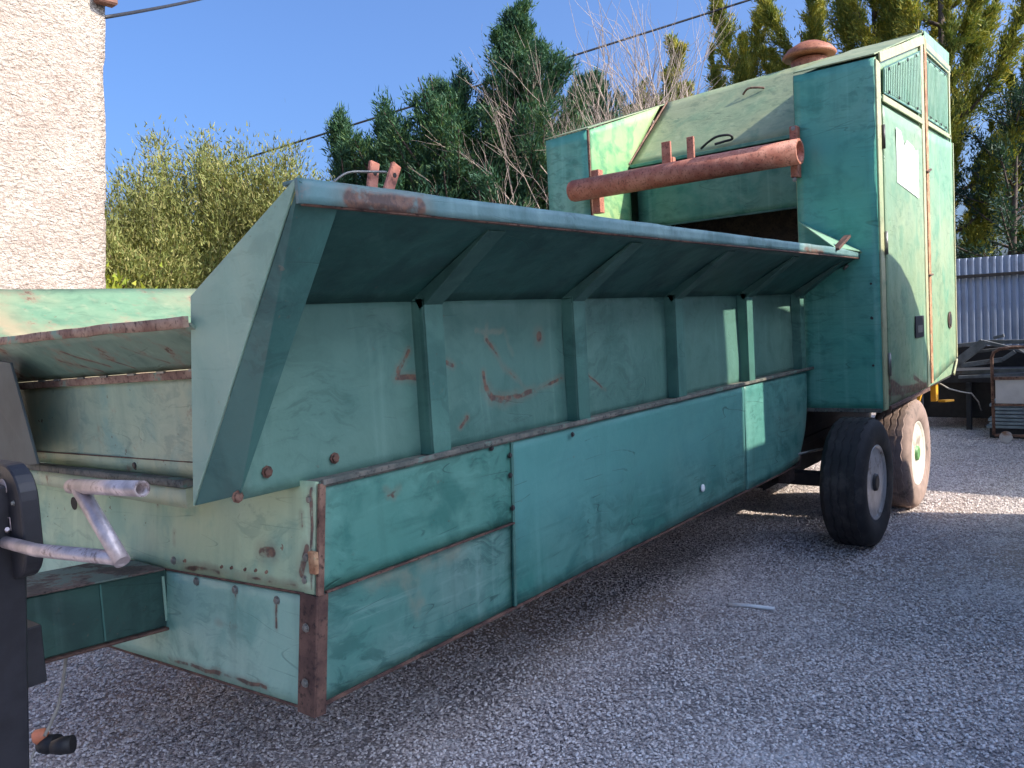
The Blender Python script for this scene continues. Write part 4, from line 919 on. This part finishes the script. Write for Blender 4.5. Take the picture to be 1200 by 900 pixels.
def conifer(p, ht, rad, mat, label, seed, nb=150, lpb=330, elev=(5, 40), frac0=.05, taper=1.0, leaf=(.10, .030), group=None, droop=.1, gap=1.0, name='conifer_tree', cat='tree'):
    """p ground point, ht height, rad base radius; feathery sprays on real limbs"""
    rng = np.random.default_rng(seed)
    t = empty(name, (p[0], p[1], 0), label, cat, group or 'conifers behind the trailer')
    z0 = -H
    tp = []
    for k in range(9):
        u = k / 8; tp.append((p[0] + .12 * math.sin(seed + 2 * u), p[1] + .12 * math.cos(seed * 2 + 2.5 * u), z0 + ht * .97 * u))
    tube('trunk', tp, [max(.015, .026 * ht * (1 - u / 8.3)) for u in range(9)], M_['bark'], t, 8)
    Cs, Ds = [], []
    bm = bmesh.new()
    for b in range(nb):
        f = frac0 + (1 - frac0) * (b + rng.uniform(0, 1)) / nb
        az = rng.uniform(0, 2 * math.pi)
        L_ = rad * (max(0.02, 1 - f) ** taper) * rng.uniform(.6, 1.25) + .25
        el = R(rng.uniform(*elev)) + f * .5
        o = np.array([p[0], p[1], z0 + f * ht])
        d = np.array([math.cos(az) * math.cos(el), math.sin(az) * math.cos(el), math.sin(el)])
        tip = o + d * L_
        npt = 8
        pts = [o + d * L_ * s - np.array([0, 0, droop * L_ * (s ** 1.6)]) + np.array([0, 0, .22 * L_ * s * s]) for s in np.linspace(0, 1, npt)]
        addtube(bm, [Vector(q) for q in pts], [.018 * L_ * (1.15 - s) + .004 for s in np.linspace(0, 1, npt)], 4, cap=False)
        m = int(lpb * 2.4 * (.30 + L_ / (rad + .25)))
        c, dd = sprays(rng, np.array(pts), L_, m, int(10 + 9 * L_), .12 + .30 * L_ * gap, fuzz=.03)
        Cs.append(c); Ds.append(dd)
    bmfin('limbs', bm, M_['bark'], t)
    leaves('crown', np.concatenate(Cs), np.concatenate(Ds), leaf[0], leaf[1], mat, t, rng)
    return t
def plume_tree(p, ht, rad, mat, label, seed, nplume=26, lp=2400, leaf=(.10, .026), group=None, base=.12):
    """cypress made of ascending feathery plumes with sky between their tips"""
    rng = np.random.default_rng(seed)
    t = empty('cypress_tree', (p[0], p[1], 0), label, 'tree', group or 'golden cypresses behind the housing')
    tube('trunk', [(p[0], p[1], -H), (p[0] + .05, p[1], -H + ht * .5), (p[0], p[1] + .05, -H + ht * .93)], [.20, .12, .02], M_['bark'], t, 8)
    Cs, Ds = [], []; bm = bmesh.new()
    for b in range(nplume):
        f = base + (.92 - base) * (b / nplume); az = b * 2.4 + rng.uniform(-.4, .4)
        L_ = (ht * .33) * rng.uniform(.7, 1.15) * (1.1 - .45 * f)
        out = rad * rng.uniform(.5, 1.5) * (1.05 - .62 * f)
        o = np.array([p[0], p[1], -H + f * ht])
        hx = np.array([math.cos(az), math.sin(az), 0])
        pts = [o + hx * out * (s ** .6) + np.array([0, 0, L_ * s ** 1.25 * 1.0]) for s in np.linspace(0, 1, 9)]
        addtube(bm, [Vector(q) for q in pts], [.035 * (1.1 - s) + .004 for s in np.linspace(0, 1, 9)], 4, cap=False)
        c, dd = sprays(rng, np.array(pts), L_, int(lp * 2.3), 64, .34 + .030 * ht * rng.uniform(.6, 1.3), el=.95, fuzz=.018)
        Cs.append(c); Ds.append(dd)
    bmfin('limbs', bm, M_['bark'], t)
    leaves('crown', np.concatenate(Cs), np.concatenate(Ds), leaf[0], leaf[1], mat, t, rng)
def shrub(p, rx, ry, ht, mat, label, seed, n=30000, leaf=(.16, .018), group=None, twig=140, lean=.0):
    rng = np.random.default_rng(seed)
    t = empty('shrub', (p[0], p[1], 0), label, 'shrub', group or 'shrubs growing behind the trailer')
    bm = bmesh.new(); tips = []
    for b in range(twig):
        az = rng.uniform(0, 2 * math.pi); q = rng.uniform(0, 1) ** .5
        top = np.array([p[0] + rx * q * math.cos(az), p[1] + ry * q * math.sin(az), -H + ht * (1 - .45 * q * q) * rng.uniform(.45, 1.06)])
        o = np.array([p[0] + .25 * rx * q * math.cos(az), p[1] + .25 * ry * q * math.sin(az), -H])
        pts = [o * (1 - s) + top * s + np.array([0, 0, .35 * math.sin(math.pi * s)]) for s in np.linspace(0, 1, 6)]
        addtube(bm, [Vector(v) for v in pts], [.02 * (1.15 - s) for s in np.linspace(0, 1, 6)], 3, cap=False)
        tips.append(np.array(pts))
    bmfin('stems', bm, M_['bark'], t)
    T_ = np.array(tips); bi = rng.integers(0, twig, n); s = rng.uniform(.35, 1.0, n) ** .6; idx = np.clip((s * 5).astype(int), 0, 4); fr = (s * 5 - idx)[:, None]
    c = T_[bi, idx] * (1 - fr) + T_[bi, idx + 1] * fr
    dirv = T_[bi, 5] - T_[bi, 4]; dirv /= np.linalg.norm(dirv, axis=1, keepdims=True)
    off = rng.normal(size=(n, 3)) * (.05 + .17 * rng.uniform(0, 1, (n, 1)))
    c = c + off
    dd = dirv * .8 + off * 2.5 + rng.normal(size=(n, 3)) * .55 + np.array([0, 0, .25])
    leaves('foliage', c, dd, leaf[0], leaf[1], mat, t, rng)
def bare(p, ht, label, seed, spread=1.0, group=None, mat=None):
    rnd = random.Random(seed); t = empty('bare_tree', (p[0], p[1], 0), label, 'tree', group or 'leafless trees behind the hopper')
    bm = bmesh.new()
    def grow(o, d, L_, r, lv):
        pts = [o]; q = o.copy(); dd = d.copy()
        for k in range(4):
            dd = (dd + Vector((rnd.gauss(0, .10), rnd.gauss(0, .10), rnd.gauss(.03, .07)))).normalized(); q = q + dd * L_ / 4; pts.append(q.copy())
        addtube(bm, pts, [r * (1 - .13 * k) for k in range(5)], 5 if lv < 2 else 3, cap=False)
        if lv >= 5: return
        nchild = 3 if lv < 4 else 2
        for k in range(nchild):
            i = rnd.choice((2, 3, 4, 4)); a = rnd.uniform(R(18), R(52)) * spread; ax = Vector((rnd.gauss(0, 1), rnd.gauss(0, 1), rnd.gauss(0, 1))).normalized()
            nd = (Matrix.Rotation(a, 3, ax) @ dd).normalized()
            grow(pts[i], nd, L_ * rnd.uniform(.60, .82), r * .56, lv + 1)
    for k in range(4):
        az = rnd.uniform(0, 6.28); sp = rnd.uniform(.1, .35)
        grow(Vector((p[0], p[1], -H)), Vector((math.cos(az) * sp, math.sin(az) * sp, 1)).normalized(), ht * .30, .055, 0)
    bmfin('branches', bm, mat or M_['pale'], t)
def on_ray(ax, ay, d): return (ax * d, ay * d)

# left mass of olive shrubs
OL = 'olive'
shrub(on_ray(.519, .855, 15.5), 1.7, 1.7, 5.45, LM[OL], 'tall olive green shrub next to the stucco house corner', 1, 150000, (.095, .026), twig=260)
shrub(on_ray(.59, .81, 15.5), 1.9, 1.8, 5.2, LM[OL], 'olive yellow shrub between the tall shrub and the dark conifer', 2, 120000, (.095, .026), twig=260)
shrub(on_ray(.460, .888, 14.5), 1.2, 1.2, 4.6, LM[OL], 'lower olive shrub tight against the stucco wall', 3, 70000, (.095, .026), twig=160)
shrub(on_ray(.655, .756, 16.0), 1.9, 1.8, 4.9, LM[OL], 'thin olive shrub showing left of the conifer above the hopper rim', 7, 90000, (.095, .026), twig=200)
shrub(on_ray(.442, .898, 11.2), .5, .5, 2.75, LM['lime'], 'small bright yellow green bush at the foot of the stucco corner', 4, 4500, (.10, .05), twig=30)
# central dark conifer group
conifer(on_ray(.805, .594, 12.2), 6.0, 2.3, LM['dark'], 'tall dark conifer with a pointed top in the middle', 11, 150, 420, taper=.85, elev=(15, 50), leaf=(.080, .021))
conifer(on_ray(.750, .662, 12.4), 4.95, 2.4, LM['dark'], 'dark green conifer left of the pointed one', 12, 130, 420, taper=.6, elev=(15, 55), leaf=(.080, .021))
conifer(on_ray(.700, .714, 12.8), 4.55, 2.0, LM['dark'], 'dark bushy conifer above the twin lugs of the hopper rim', 15, 110, 380, taper=.6, elev=(15, 55), leaf=(.080, .021))
conifer(on_ray(.660, .752, 12.6), 4.75, 1.1, LM['dark'], 'slim light tipped conifer leaning out at the left of the group', 13, 50, 240, taper=.6, elev=(40, 70), leaf=(.080, .021))
conifer(on_ray(.900, .436, 17.5), 7.1, 1.3, LM['gold'], 'small golden conifer tip beyond the engine housing', 14, 80, 300, taper=.9, elev=(20, 50))
conifer(on_ray(.850, .527, 16.5), 6.2, 2.6, LM['dark'], 'dark conifer behind the bare branches', 16, 90, 320, taper=.7, elev=(15, 45))
conifer(on_ray(.880, .475, 17.5), 6.0, 2.2, LM['gold'], 'olive gold conifer behind the leafless trees', 17, 70, 300, taper=.6, elev=(15, 45))
bare(on_ray(.848, .530, 11.8), 6.3, 'pale leafless tree with thin twigs in front of the conifer', 21, .8)
bare(on_ray(.862, .507, 13.0), 7.2, 'leafless tree with its twigs against the sky beside the dark conifer', 26, .75)
bare(on_ray(.885, .466, 12.8), 6.9, 'thin leafless tree close to the pipe end of the housing', 25, .8)
bare(on_ray(.868, .497, 12.5), 7.4, 'taller leafless tree beside the engine housing roof', 22, .8)
bare(on_ray(.822, .569, 10.2), 3.7, 'low tangle of bare branches above the hopper rim', 23, 1.0)
bare(on_ray(.858, .514, 11.0), 4.6, 'leafless bush right against the housing column', 24, .8)
# right cypresses
for i, (ax, ay, d, ht, rd, npl, lab) in enumerate(((.928, .373, 19, 8.0, 1.5, 15, 'golden cypress leftmost behind the housing roof'), (.952, .306, 19.5, 8.3, 1.5, 15, 'golden cypress right behind the red brown vent cap'),
        (.972, .235, 19, 8.7, 1.5, 18, 'golden cypress behind the tall housing corner'), (.985, .172, 18.5, 9.4, 1.6, 28, 'largest golden cypress to the right of the housing'), (1.0, .070, 20, 7.4, 1.2, 18, 'golden cypress at the right edge of the frame'))):
    plume_tree(on_ray(ax, ay, d), ht, rd, LM['gold'], lab, 30 + i, npl)
conifer(on_ray(.9935, .113, 18.3), 5.4, 1.6, LM['blue'], 'open dark pine with a bare stem above the blue fence', 41, 60, 110, taper=.5, elev=(-5, 35), gap=1.2)
